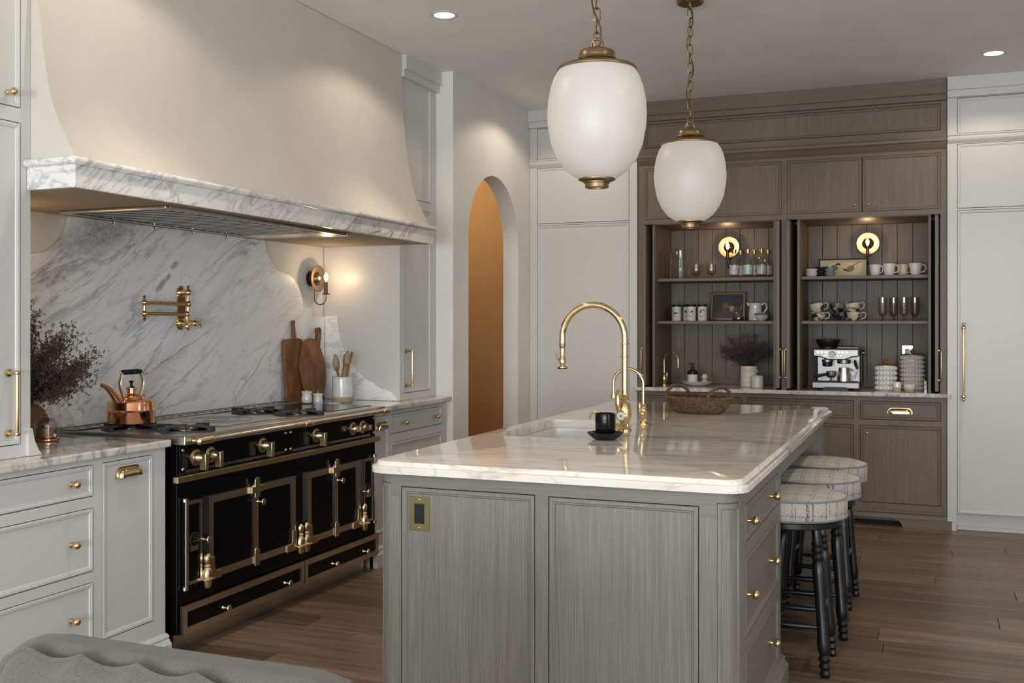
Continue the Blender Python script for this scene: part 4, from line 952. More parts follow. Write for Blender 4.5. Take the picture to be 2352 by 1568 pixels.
for a, b in ((0, .25), (hw-.335, hw+.03)):
    s_ = 1 if a == 0 else -1; e = b if a == 0 else a
    p = [(a if a == 0 else b, 0), (e - s_*.05, 0)] + [(e - s_*.05 + s_*.05*(1-math.cos(q)), .056*math.sin(q)) for q in [PI/2*i/8 for i in range(1, 9)]] + [(e + s_*.02, .061), (a if a == 0 else b, .061)]
    mb = MB(); mb.prism(p, -.03, -.0208, 'y'); mb.build('bracket_foot', HH, h)
MB().box(.02, .05, 0, hw-.02, .06, .029).build('toe_shadow_board', M['dark'], h)
sl = MB().prism([(HX0-.022, 7.625), (HX1+.026, 7.625), (HX1+.026, 7.6488), (HX1, 7.6488), (HX1, 8.27), (HX0, 8.27), (HX0, 7.6488), (HX0-.022, 7.6488)], .8925, .920, 'z').build('hutch_countertop', M['counter'], bevel=.003); tag(sl, 'pale marble counter of the oak hutch', 'countertop')
# bays
BB = 8.235 - HY
for bi, (px0, px1) in enumerate(((-1.918, -1.045), (-.862, -.012))):
    a, b = X(px0), X(px1); lab = ('sink bay', 'coffee bay')[bi]
    for x in (a-.018, b): MB().box(x, .022, .9216, x+.018, BB, 2.13).build('partition', HV, h)
    MB().box(a-.018, .022, 2.131, b+.018, BB, 2.155).build('bay_top', HH, h)
    nb = 8; bw = (b - a)/nb
    for i in range(nb):
        MB().box(a + i*bw + .0015, BB-.012, .9216, a + (i+1)*bw - .0015, BB, 2.13).build('back_board', HV, h, .0015)
    MB().box(a-.018, BB+.0005, .9216, b+.018, BB+.01, 2.15).build('bay_back', M['dark'], h)
    MB().box(a, BB-.022, .9216, b, BB-.0125, .965).build('back_skirting', HH, h)
    for zt in (1.732, 1.413):
        MB().box(a+.001, .10, zt-.022, b-.001, BB-.013, zt).build('shelf', HH, h, .001)
# pocket doors, slid open edge-on
mb = bar_pull_mesh(.20)
for (xe, w_, side) in ((-1.990, .022, -1), (-1.017, .022, 1), (-.945, .022, -1), (.030, .022, 1)):
    d = MB().box(X(xe), -.055, .935, X(xe)+w_, .50, 2.125).build('pocket_door', HV, h, .001)
    o = link('bar_pull', mb, d, (X(xe) + (w_ if side > 0 else 0), -.03, 1.11), (0, 0, R90 if side > 0 else -R90)); o.scale = (.8, .42, 1)
    MB().box(X(xe)+w_+.001 if side < 0 else X(xe)-.035, .35, .9216, X(xe)+.055 if side < 0 else X(xe)-.001, .36, 2.13).build('pocket_void', M['dark'], h)
# ================================================================== hutch contents
sconce('wall_sconce', 'brass disc candle sconce glowing above the glass bottles', (-1.449, 8.222, 1.985), 0, 1.7)
sconce('wall_sconce', 'brass disc candle sconce glowing above the bird print', (-.427, 8.222, 1.985), 0, 1.7)
S1, S2, SC = 1.7325, 1.4135, .9205
def L(name, prof, mat, par, seg=28, **k): return MB().lathe(prof, seg, **k).build(name, mat, par)
# top shelf, sink bay
t = thing('glass_pitcher', 'tall clear hammered glass pitcher beside the glass mugs', 'pitcher', (-1.775, 7.93, S1))
L('body', [(.0005, 0), (.040, 0), (.042, .004), (.042, .10), (.037, .215), (.041, .235), (.039, .235), (.035, .215), (.040, .10), (.040, .01), (.0005, .008)], M['glass'], t)
MB().tube([(-.036, 0, .19), (-.062, 0, .175), (-.072, 0, .14), (-.064, 0, .09), (-.040, 0, .055)], .004, 8).build('handle', M['glass'], t)
def footmug(label, loc, group):
    t = thing('glass_mug', label, 'glass mug', loc, group=group)
    L('cup', [(.0005, 0), (.024, 0), (.022, .004), (.008, .009), (.007, .018), (.018, .026), (.033, .042), (.036, .07), (.033, .112), (.031, .112), (.0335, .07), (.030, .045), (.015, .031), (.0005, .029)], M['smoke'], t)
    MB().tube([(-.033, 0, .095), (-.052, 0, .09), (-.056, 0, .06), (-.047, 0, .035), (-.028, 0, .04)], .0032, 8).build('handle', M['smoke'], t)
footmug('footed amber glass mug next to the tall pitcher', (-1.655, 7.93, S1), 'footed glass mugs on the top shelf')
footmug('footed amber glass mug on the sconce side of the other', (-1.54, 7.93, S1), 'footed glass mugs on the top shelf')
def bottle(label, x, y, lab, cap=True):
    t = thing('glass_bottle', label, 'bottle', (x, y, S1), random.uniform(-.3, .3), 'clear bottles on the top shelf')
    L('bottle_glass', [(.0005, 0), (.033, 0), (.036, .005), (.036, .105), (.034, .12), (.022, .15), (.0155, .175), (.0145, .195), (.0005, .196)], M['glass'], t)
    MB().lathe([(.0365, .028), (.0365, .098)], 28, cap=(False, False)).build('paper_label', lab, t)
    L('gold_cap', [(.0005, .186), (.0165, .186), (.0165, .216), (.0005, .217)], M['brass'], t, 18)
LB1 = spotted('label_blush', '#cfc4bd', '#b99a92', 40, .5, .6); LB2 = spotted('label_mint', '#9cc3ad', '#cdd6cb', 40, .5, .6)
for i, (x, lb) in enumerate(((-1.368, LB1), (-1.266, LB2), (-1.164, LB1))):
    bottle('clear gold-capped bottle with %s label in the front row' % ('blush', 'mint green', 'pale pink')[i], x, 7.93, lb)
    bottle('clear gold-capped bottle behind the %s labelled bottle' % ('blush', 'mint green', 'pale pink')[i], x+.03, 8.04, LB1)
t = thing('cookie_mould', 'narrow carved reddish wooden mould leaning on the bay side', 'mould', (-1.885, 8.02, S1))
MB().prism([(-.013, 0), (.013, 0), (.013, .205), (.008, .217), (-.008, .217), (-.013, .205)], .010, .022, 'x').build('board', M['board'], t, .002)
mb = MB()
for i in range(9): mb.sph((.0225, 0, .02 + i*.022), .0085, 10, 6, (.35, 1, 1))
mb.build('carving', M['board'], t)
# middle shelf, sink bay
def tin_label(name, seed):
    m, nt, b = nmat(name); setp(b, rough=.5); tc = N(nt, 'ShaderNodeTexCoord'); sp = N(nt, 'ShaderNodeSeparateXYZ'); nt.links.new(tc.outputs['Object'], sp.inputs[0])
    mp = N(nt, 'ShaderNodeMapping'); nt.links.new(tc.outputs['Object'], mp.inputs[0]); mp.inputs['Location'].default_value = (seed, seed*2, 0)
    f = math_(nt, 'GREATER_THAN', noise(nt, mp.outputs[0], 70, 3), .53)
    zz = math_(nt, 'MULTIPLY', math_(nt, 'GREATER_THAN', sp.outputs[2], .052), math_(nt, 'LESS_THAN', sp.outputs[2], .085)); xx = math_(nt, 'LESS_THAN', math_(nt, 'ABSOLUTE', sp.outputs[0]), .020)
    pic = math_(nt, 'MULTIPLY', math_(nt, 'MULTIPLY', f, zz), xx)
    lz = math_(nt, 'LESS_THAN', math_(nt, 'ABSOLUTE', math_(nt, 'SUBTRACT', sp.outputs[2], .036)), .0022); lx = math_(nt, 'MULTIPLY', math_(nt, 'LESS_THAN', math_(nt, 'ABSOLUTE', sp.outputs[0]), .018), math_(nt, 'GREATER_THAN', noise(nt, mp.outputs[0], 300, 1), .42))
    tot = math_(nt, 'MAXIMUM', pic, math_(nt, 'MULTIPLY', lz, lx))
    nt.links.new(mix(nt, tot, srgb('#cfc9bc'), srgb('#23211f')), b.inputs['Base Color']); return m
for i, (x, y, lb) in enumerate(((-1.806, 7.93, 'white tea tin with black lid and plant drawing at the end of the row'), (-1.737, 8.0, 'white tea tin with black lid half hidden behind another tin'), (-1.69, 7.92, 'white tea tin with black lid and leaf sprig drawing'), (-1.605, 7.92, 'white tea tin with black lid and bell drawing beside the painting'))):
    t = thing('tea_tin', lb, 'tin', (x, y, S2), group='tea tins')
    L('tin_body', [(.0005, 0), (.034, 0), (.035, .002), (.035, .108), (.0005, .109)], tin_label('tin_print_%d' % i, i*3.1), t)
    L('tin_lid', [(.0345, .109), (.036, .1095), (.036, .121), (.034, .124), (.0005, .1245)], M['black'], t)
def picture(label, loc, w_, h_, fm, inner, canvas, fw, tilt=-8):
    t = thing('framed_picture', label, 'picture', loc)
    mb = MB(); mb.at(rx=math.radians(tilt)); mb.grid(-w_/2, 0, w_/2, h_, [(-w_/2+fw, fw, w_/2-fw, h_-fw)], -.018, .018); mb.build('frame', fm, t, .002)
    if inner:
        mb = MB(); mb.at(rx=math.radians(tilt)); q = fw; mb.grid(-w_/2+q, q, w_/2-q, h_-q, [(-w_/2+q+.005, q+.005, w_/2-q-.005, h_-q-.005)], -.014, .01); mb.build('inner_frame', inner, t)
    mb = MB(); mb.at(rx=math.radians(tilt)); mb.box(-w_/2+fw-.001, -.008, fw-.001, w_/2-fw+.001, -.002, h_-fw+.001); mb.build('canvas', canvas, t)
    return t
def canvas_mat(name, top, bot, split):
    m, nt, b = nmat(name); setp(b, rough=.55); tc = N(nt, 'ShaderNodeTexCoord'); sp = N(nt, 'ShaderNodeSeparateXYZ'); nt.links.new(tc.outputs['Object'], sp.inputs[0])
    r = ramp(nt, math_(nt, 'ADD', sp.outputs[2], math_(nt, 'MULTIPLY', noise(nt, tc.outputs['Object'], 30, 4), .02)), [(split-.01, srgb(bot)), (split+.01, srgb(top))]); nt.links.new(r.outputs[0], b.inputs['Base Color']); return m
t = picture('dark still life painting of round fruit in a thin gilt frame', (-1.455, 8.15, S2), .275, .225, M['bronze'], M['brass_old'], canvas_mat('still_life', '#2e2824', '#4a3d31', .07), .012)
FRS = [plain('painted_fruit', c_, .6, var=.25) for c_ in ('#7a5640', '#5f4433', '#a58c6e', '#6f5644', '#4a382b')]
for (x, z, r), FR in zip(((-.02, .118, .027), (-.028, .080, .030), (.028, .095, .024), (.062, .076, .028), (.0, .082, .024)), FRS):
    mb = MB(); mb.at(rx=math.radians(-8)); mb.sph((x, -.0085, z), r, 18, 8, (1, .06, 1)); mb.build('painted_fruit', FR, t)
t = thing('honey_jar', 'glass honey jar with dipper and dark red honey', 'jar', (-1.335, 7.93, S2))
L('jar', [(.0005, 0), (.045, 0), (.047, .006), (.045, .03), (.036, .062), (.022, .080), (.012, .086), (.012, .092), (.018, .10), (.016, .112), (.006, .13), (.0005, .134)], M['glass'], t)
L('honey', [(.0005, .003), (.042, .003), (.0435, .012), (.043, .028), (.0005, .028)], M['honey'], t)
MB().tube([(-.01, -.005, .02), (.03, -.02, .12)], .0035, 8).build('dipper', M['spoon'], t)
t = thing('cream_jug', 'white glazed jug with curled handle on the middle shelf', 'jug', (-1.225, 8.03, S2))
L('body', [(.0005, 0), (.046, 0), (.052, .006), (.053, .05), (.047, .09), (.046, .118), (.050, .134), (.047, .134), (.042, .118), (.048, .05), (.0005, .02)], M['ceramic'], t)
MB().tube([(-.042, 0, .118), (-.058, 0, .128), (-.066, 0, .137)], [.012, .009, .004], 10).build('spout', M['ceramic'], t)
MB().tube([(.046, 0, .118), (.062, 0, .134), (.082, 0, .124), (.084, 0, .095), (.066, 0, .066), (.05, 0, .052)], .006, 10).build('handle', M['ceramic'], t)
for i in range(3):
    MBk = MB(); rs = []
    for r, z, am in ((.026, 0, 0), (.05, .022, .03), (.053, .028, .03), (.050, .027, .03), (.026, .006, 0)):
        rs.append([(r*(1+am*math.cos(24*a))*math.cos(a), r*(1+am*math.cos(24*a))*math.sin(a), z) for a in [2*PI*q/96 for q in range(96)]])
    MBk.rings(rs); tag(MBk.build('ribbed_bowl', M['greyglaze'] if i == 2 else M['cream'], loc=(-1.165, 7.91, S2 + .0005 + i*.014)), ('ribbed pale bowl at the bottom of the stack before the jug', 'ribbed pale bowl in the middle of the stack before the jug', 'ribbed grey bowl on top of the stack before the jug')[i], 'bowl', 'stacked ribbed bowls')
# counter, sink bay
def vase_b(t):
    L('pot', [(.0005, 0), (.058, 0), (.062, .004), (.062, .034), (.0605, .036), (.0625, .038), (.0625, .072), (.061, .074), (.063, .076), (.063, .11), (.0615, .112), (.063, .114), (.0625, .155), (.059, .156), (.058, .10), (.0005, .09)], M['cream'], t, 36)
    MB().tube([(.058, -.03, .128), (.066, -.04, .128), (.070, -.036, .118), (.064, -.03, .110)], .004, 8).build('ear', M['cream'], t)
dried('dried_statice_pot', 'dark purple dried statice in a ribbed cream pot', (-1.262, 7.95, SC), vase_b, 95, .235, .20, .42, M['lilac'], .0048, 11, (0, -.02), lambda p: -.22 < p.x < .205 and p.y < .20 and p.y > -.2 and p.z > .15, 30)
t = thing('cream_jar', 'small plain cream jar beside the statice pot', 'jar', (-1.185, 7.85, SC)); L('body', [(.0005, 0), (.042, 0), (.046, .005), (.046, .078), (.044, .080), (.0005, .080)], M['cream'], t); L('lid', [(.044, .080), (.045, .084), (.040, .090), (.0005, .091)], M['cream'], t)
mb = MB(); rs = []
for r, z, am in ((.055, 0, 0), (.085, .010, .01), (.118, .030, .035), (.122, .032, .035), (.116, .030, .035), (.08, .012, .01), (.0005, .008, 0)):
    rs.append([(r*(1+am*math.cos(12*a))*math.cos(a), .74*r*(1+am*math.cos(12*a))*math.sin(a), z) for a in [2*PI*q/84 for q in range(84)]])
mb.rings(rs); tag(mb.build('scalloped_tray', M['ceramic'], loc=(-1.650, 7.93, SC)), 'white scalloped dish holding soap and brush', 'dish')
t = thing('soap_bottle', 'black pump soap bottle with pale label on the scalloped dish', 'soap bottle', (-1.685, 7.94, SC+.0135))
L('bottle', [(.0005, 0), (.036, 0), (.038, .004), (.038, .085), (.034, .098), (.016, .106), (.014, .116), (.0005, .117)], M['rubber'], t)
MB().lathe([(.0385, .012), (.0385, .072)], 28, cap=(False, False)).build('paper_label', M['white'], t)
mb = MB(); mb.lathe([(.015, .114), (.015, .132), (.006, .134), (.006, .148), (.014, .150), (.014, .156), (.0005, .157)], 18); mb.tube([(0, 0, .152), (-.03, 0, .150)], .004, 8); mb.build('pump', M['rubber'], t)
t = thing('dish_brush', 'round pale wooden scrub brush on the scalloped dish', 'brush', (-1.590, 7.93, SC+.0105))
L('bristles', [(.0005, 0), (.034, 0), (.026, .022), (.0005, .022)], M['rawclay'], t, 24); mb = MB(); mb.lathe([(.026, .022), (.027, .03), (.014, .034), (.011, .040)], 20); mb.sph((0, 0, .058), .024, 18, 10); mb.build('knob_handle', M['pinkglaze'], t)
g = gooseneck('bar_tap', 'slim brass gooseneck bar tap at the hutch sink', (-1.872, 7.80, SC+.0003), 1, .062, .265, .045, .0058, False); g.rotation_euler = (0, 0, math.radians(160))
# top shelf, coffee bay
def bowl(label, x, y, z, r, hgt, mat, group):
    MBk = MB(); MBk.lathe([(.0005, 0), (r*.68, 0), (r*.72, .003), (r*.97, hgt*.75), (r, hgt), (r*.94, hgt), (r*.68, .008), (.0005, .006)], 32); tag(MBk.build('small_bowl', mat, loc=(x, y, z)), label, 'bowl', group)
for nm, x, y, r, hg, m in (('cream', -.803, 7.90, .043, .031, M['cream']), ('black', -.738, 7.97, .047, .040, M['navy']), ('grey', -.671, 7.88, .038, .031, M['greyglaze'])):
    for k in range(2): bowl(f'small {nm} bowl, {"lower" if k == 0 else "upper"} of its stack of two', x, y, S1+.0003+k*hg*.86, r, hg, m, 'stacked dip bowls')
BP = plain('bird_print_paper', '#cbb992', .6, var=.05)
t = picture('cream bird print in a thin black frame behind the bowls', (-.60, 8.13, S1), .345, .142, M['black'], None, BP, .009)
GB = plain('print_grey', '#7b7060', .7, var=.15)
def pr(name, pts, m, d):
    mb = MB(); mb.at(rx=math.radians(-8)); mb.prism(pts, -.0088-d, -.008, 'y'); mb.build(name, m, t)
ell = lambda cx, cz, a, b, rot: [(cx + a*math.cos(q)*math.cos(rot) - b*math.sin(q)*math.sin(rot), cz + a*math.cos(q)*math.sin(rot) + b*math.sin(q)*math.cos(rot)) for q in [2*PI*i/24 for i in range(24)]]
pr('bird_body', ell(-.06, .075, .028, .022, .6), GB, .0002); pr('bird_head', ell(-.035, .098, .017, .012, .2), M['ink'], .0004); pr('bird_face', ell(-.036, .090, .011, .006, .2), BP, .0006)
pr('bird_body', ell(.052, .066, .030, .022, .5), GB, .0002); pr('bird_head', ell(.018, .058, .017, .009, -.5), M['ink'], .0004); pr('bird_face', ell(.02, .066, .010, .005, -.4), BP, .0006); pr('bird_tail', [(.07, .085), (.125, .118), (.122, .122), (.065, .092)], GB, .0004)
def mug(name, label, loc, r0, r1, hg, mat, rz, group, hand=(.028, .0045), tilt=0, hm=None):
    t = thing(name, label, 'mug', loc, rz, group)
    if tilt: t.rotation_euler = (0, tilt, rz)
    L('cup', [(.0005, 0), (r0*.92, 0), (r0, .003), (r0 + (r1-r0)*.45, hg*.4), (r1, hg), (r1-.003, hg), (r0 + (r1-r0)*.4-.003, hg*.4), (r0-.004, .006), (.0005, .005)], mat, t, 32)
    w_, q = hand; x0 = r0 + (r1-r0)*.8; x1 = r0 + (r1-r0)*.25
    MB().tube([(x0-.002, 0, hg*.84), (x0+w_*.7, 0, hg*.86), (x0+w_, 0, hg*.60), (x0+w_*.6, 0, hg*.30), (x1-.001, 0, hg*.24)], q, 8).build('handle', hm or mat, t)
    return t
G = 'tapered stoneware mugs on the top shelf'
mug('stoneware_mug', 'white tapered mug next to the bird print', (-.365, 7.93, S1+.0003), .030, .041, .082, M['ceramic'], -.6, G)
mug('stoneware_mug', 'white tapered mug with handle turned outward, second from the bird print', (-.270, 7.88, S1+.0003), .031, .042, .084, M['ceramic'], 0, G)
mug('stoneware_mug', 'blush tapered mug between two white mugs', (-.180, 7.96, S1+.0003), .031, .041, .082, M['pinkglaze'], -.5, G)
mug('stoneware_mug', 'white tapered mug at the shelf end beside the partition', (-.095, 7.88, S1+.0003), .031, .044, .084, M['ceramic'], 0, G)
# middle shelf, coffee bay
DK = spotted('dark_splashed_glaze', '#8d8578', '#22242a', 20, .42, .52)
def cup6(label, x, y, z, m, rz, tilt=0):
    t = thing('splashed_cup', label, 'cup', (x, y, z), rz, 'ink-splashed stoneware cups')
    if tilt: t.rotation_euler = (tilt*.3, tilt, rz)
    L('cup', [(.0005, 0), (.028, 0), (.032, .004), (.048, .028), (.053, .062), (.050, .062), (.045, .030), (.028, .008), (.0005, .006)], m, t, 36)
    MB().tube([(.050, 0, .054), (.068, 0, .062), (.080, 0, .045), (.072, 0, .020), (.046, 0, .012)], .0042, 8).build('handle', M['cream'], t)
for (x, y, m, nm) in ((-.755, 7.90, M['splash'], 'pale ink-splashed cup at the partition end'), (-.615, 7.97, DK, 'dark grey splashed cup in the middle'), (-.505, 7.89, M['splash'], 'pale ink-splashed cup beside the glass mugs')):
    cup6(nm + ', lower of its pair', x, y, S2+.0003, m, .0)
    cup6(nm + ', upper and tilted', x-.004, y, S2+.062, m, .05, math.radians(-9))
for i, (x, y) in enumerate(((-.315, 7.90), (-.243, 7.99), (-.171, 7.90), (-.10, 7.97))):
    t = thing('irish_coffee_glass', ('footed smoky coffee glass beside the splashed cups', 'footed smoky coffee glass second from the splashed cups', 'footed smoky coffee glass third from the splashed cups', 'footed smoky coffee glass beside the partition')[i], 'glass mug', (x, y, S2+.0003), 0, 'footed coffee glasses')
    L('glass', [(.0005, 0), (.022, 0), (.020, .003), (.007, .008), (.009, .016), (.006, .022), (.012, .028), (.024, .040), (.028, .055), (.0285, .165), (.0265, .165), (.026, .055), (.022, .043), (.0005, .034)], M['smoke'], t)
    MB().tube([(.027, 0, .108), (.047, 0, .108), (.053, 0, .095), (.053, 0, .075), (.045, 0, .062), (.027, 0, .064)], .0035, 8).build('handle', M['glass'], t)
# counter, coffee bay
for (nm, x, y, r, hg, rows, per, br) in (('short pale bobbled canister with dark knob lid', -.292, 7.90, .062, .172, 5, 15, .0165), ('tall grey bobbled canister with dark knob lid', -.118, 8.0, .074, .245, 8, 22, .0130)):
    t = thing('bobble_canister', nm, 'canister', (x, y, SC), group='bobbled canisters')
    m = M['ceramic'] if rows == 5 else M['cream']
    L('body', [(.0005, 0), (r*.95, 0), (r, .005), (r, hg), (r*.95, hg+.003), (.0005, hg+.003)], m, t, 36)
    mb = MB()
    for j in range(rows):
        for i in range(per): a = 2*PI*i/per; mb.sph((r*math.cos(a), r*math.sin(a), hg*(j+.5)/rows), br, 10, 6)
    mb.build('bobbles', m, t)
    L('lid', [(.0005, hg+.0035), (r*.96, hg+.0035), (r*.96, hg+.010), (.0005, hg+.011)], M['board'], t, 32); MB().sph((0, 0, hg+.028), .017, 16, 8).build('lid_knob', M['board'], t)
t = thing('salt_pot', 'small white pot with raw clay base before the short canister', 'pot', (-.214, 7.79, SC)); L('glazed_top', [(.028, .028), (.0285, .05), (.026, .066), (.022, .068), (.0005, .068)], M['ceramic'], t); L('clay_base', [(.0005, 0), (.027, 0), (.028, .003), (.028, .0278), (.0005, .0279)], M['rawclay'], t)
t = thing('sugar_bowl', 'low white bowl with raw clay base before the tall canister', 'bowl', (-.132, 7.77, SC)); L('glazed_rim', [(.034, .022), (.040, .036), (.041, .05), (.038, .05), (.034, .03), (.0005, .024)], M['ceramic'], t); L('clay_base', [(.0005, 0), (.030, 0), (.032, .003), (.034, .0218), (.0005, .0219)], M['rawclay'], t)
t = thing('wall_outlet', 'polished brass outlet plate with grey socket above the tall canister', 'outlet', (-.155, 8.2225, 1.19)); MB().box(-.036, -.003, -.042, .036, 0, .042).build('plate', M['brass'], t, .001); MB().box(-.017, -.006, -.034, .017, -.003, .02).build('socket', M['greyglaze'], t, .001)
mb = MB()
for z in (.006, -.02):
    for x in (-.008, .005): mb.box(x, -.0066, z-.004, x+.003, -.006, z+.006)
mb.build('socket_slots', M['dark'], t)
CHK = spotted('checked_card', '#d8d5cf', '#1c1c1e', 120, .49, .51)
tag(MB().box(-.008, -.02, 0, .008, .02, .075).build('recipe_card_box', CHK, loc=(-.030, 7.84, SC)), 'thin black and white patterned card box by the partition', 'box')
# espresso machine, local front -y
t = thing('espresso_machine', 'stainless steel espresso machine with black bean hopper in the hutch', 'espresso machine', (-.625, 7.90, SC))
w2 = .155; S = M['chrome']
MB().box(-w2+.012, .02, .018, w2+.004, .155, .30).build('body', S, t, .008)
MB().box(-w2-.002, .03, .05, -w2+.011, .16, .285).build('side_panel', M['rubber'], t, .004)
MB().box(w2+.005, .03, .03, w2+.018, .16, .285).build('side_panel', M['rubber'], t, .004)
p = [(-w2-.002, .292), (w2+.002, .292), (w2+.002, .238), (w2-.05, .232), (w2-.09, .214), (-w2+.10, .214), (-w2+.05, .232), (-w2-.002, .238)]
hd = MB().prism(p, -.11, .02, 'y').build('control_head', S, t, .008, ); 
kb = MB().lathe([(.0115, 0), (.0115, -.004), (.0095, -.007), (.0005, -.0075)], 20, axis='y').mesh('button', M['nickel'])
for x in (-.122, -.096, -.068, .022, .048, .076): link('button', kb, hd, (x, -.1105, .268))
for x in (-.080, -.062, .014, .032): o = link('small_button', kb, hd, (x, -.1105, .243)); o.scale = (.5, .6, .5)
g_ = L('gauge', [(.023, -.1105), (.023, -.114), (.021, -.116), (.019, -.1145), (.0005, -.1145)], M['nickel'], hd, 28, c=(-.024, 0, .252), axis='y')
L('gauge_face', [(.0185, -.1150), (.0005, -.1152)], M['white'], hd, 24, c=(-.024, 0, .252), axis='y')
mb = MB(); mb.at((-.024, -.1156, .252), ry=math.radians(-40)); mb.box(-.0008, 0, -.004, .0008, .0003, .013); mb.build('gauge_needle', M['ink'], hd)
lettering('maker_name', 'Breville', .017, M['white'], hd, (-.022, -.1110, .278))
L('bean_hopper', [(.060, .293), (.060, .305), (.066, .310), (.082, .338), (.083, .350), (.088, .352), (.088, .357), (.0005, .360)], M['rubber'], t, 40, c=(-.066, .04, 0))
MB().box(.0, .0, .2925, w2-.005, .14, .304).build('cup_tray', S, t, .004)
L('grind_outlet', [(.038, .214), (.038, .200), (.034, .198), (.034, .172), (.028, .165), (.0005, .165)], M['rubber'], t, 24, c=(-.062, -.06, 0))
L('grind_ring', [(.0385, .213), (.0385, .199)], S, t, 24, c=(-.062, -.06, 0))
L('group_head', [(.046, .213), (.046, .190), (.040, .186), (.0005, .186)], S, t, 28, c=(.052, -.055, 0))
tr = MB().box(-w2-.008, -.125, .010, w2+.006, .019, .056).build('drip_tray', S, t, .006)
MB().box(-w2+.01, -.11, .0562, w2-.012, .015, .0585).build('drip_grate', M['iron'], t)
MB().prism([(-.09, .001), (.09, .001), (.075, .022), (-.075, .022)], -.1265, -.1252, 'y').build('tray_recess', M['rubber'], t)
mb = MB()
for x in (-w2+.02, w2-.02):
    for yy in (-.10, .13): mb.lathe([(.012, 0), (.012, .010)], 12, (x, yy, 0))
mb.build('foot', M['rubber'], t)
pf = L('portafilter', [(.0005, .085), (.018, .086), (.030, .094), (.033, .100), (.033, .128), (.030, .130), (.0005, .126)], S, t, 26, c=(-.036, -.07, 0)); MB().tube([(-.066, -.075, .108), (-.11, -.09, .100), (-.145, -.10, .093)], [.009, .011, .013], 12).build('portafilter_handle', M['rubber'], pf)
MB().tube([(-.036, -.07, .088), (-.036, -.078, .062)], .007, 10).build('portafilter_spout', S, pf)
MB().tube([(w2-.03, -.04, .214), (w2-.025, -.06, .18), (w2-.01, -.06, .15), (w2-.03, -.06, .08)], .004, 8).build('steam_wand', S, t); MB().tube([(w2-.03, -.045, .205), (w2-.022, -.062, .175), (w2-.010, -.062, .150)], .010, 8).build('steam_grip', M['rubber'], t)
MB().lathe([(.016, 0), (.016, .012), (.0005, .013)], 16, (w2+.018, .05, .262), 'x').build('steam_dial', S, t)
t = thing('milk_jug', 'small steel milk jug standing on the espresso machine tray', 'jug', (-.572, 7.825, SC+.0588))
L('body', [(.0005, 0), (.042, 0), (.046, .005), (.045, .03), (.036, .075), (.036, .098), (.034, .098), (.034, .075), (.0005, .02)], M['nickel'], t, 32)
MB().tube([(.036, .01, .085), (.06, .02, .08), (.06, .02, .045), (.042, .012, .03)], .004, 8).build('handle', M['nickel'], t)
# ================================================================== stools
def stool():
    t = thing('bar_stool', '', 'stool', (0, 0, 0), 0, 'round bar stools along the island')
    MB().lathe([(.0005, .578), (.19, .578), (.203, .584), (.203, .604), (.195, .609), (.0005, .609)], 48).build('seat_board', M['black'], t)
    cu = MB().lathe([(.0005, .6095), (.212, .6095), (.219, .62), (.220, .68), (.216, .694), (.19, .703), (.12, .711), (.05, .714), (.0005, .715)], 64).build('cushion', M['plaid'], t)
    for z, r in ((.692, .2175), (.616, .2175)): MB().tube([(r*math.cos(2*PI*i/96), r*math.sin(2*PI*i/96), z) for i in range(96)], .004, 6, True).build('piping', M['piping'], cu)
    Lg = .60
    pr = [(.0005, 0), (.016, .001), (.023, .014), (.017, .028), (.024, .042), (.017, .056), (.025, .071), (.017, .086), (.022, .095), (.025, .13), (.021, .17), (.022, .30), (.025, .40), (.024, .44), (.019, .452), (.025, .466), (.018, .480), (.024, .493), (.018, .506), (.022, .518), (.017, .53), (.017, .585)]
    for sx in (-1, 1):
        for sy in (-1, 1):
            a = Vector((sx*.148, sy*.148, 0)); b = Vector((sx*.105, sy*.105, .585)); d = (b-a).normalized()
            mb = MB(); mb.T = Matrix.Translation(a) @ Vector((0, 0, 1)).rotation_difference(d).to_matrix().to_4x4(); mb.lathe(pr, 18); mb.build('leg', M['black'], t)
    for (p, q, z) in (((-1, -1), (1, -1), .19), ((-1, 1), (1, 1), .19), ((-1, -1), (-1, 1), .25), ((1, -1), (1, 1), .25)):
        r = .148 - .043*z/.585; A = Vector((p[0]*r, p[1]*r, z)); B_ = Vector((q[0]*r, q[1]*r, z)); MB().tube([A, A.lerp(B_, .3), A.lerp(B_, .5), A.lerp(B_, .7), B_], [.007, .011, .013, .011, .007], 10).build('stretcher', M['black'], t)
    return t
s0 = stool(); s0.location = (-.53, 4.44, 0); s0['label'] = 'black bobbin-leg stool with tweed seat beside the island drawers'; s0.rotation_euler = (0, 0, .0)
dup(s0, (-.51, 4.97, 0), .06, 'black bobbin-leg stool with tweed seat between the two other stools')
dup(s0, (-.51, 5.50, 0), -.05, 'black bobbin-leg stool with tweed seat beside the island end panel')
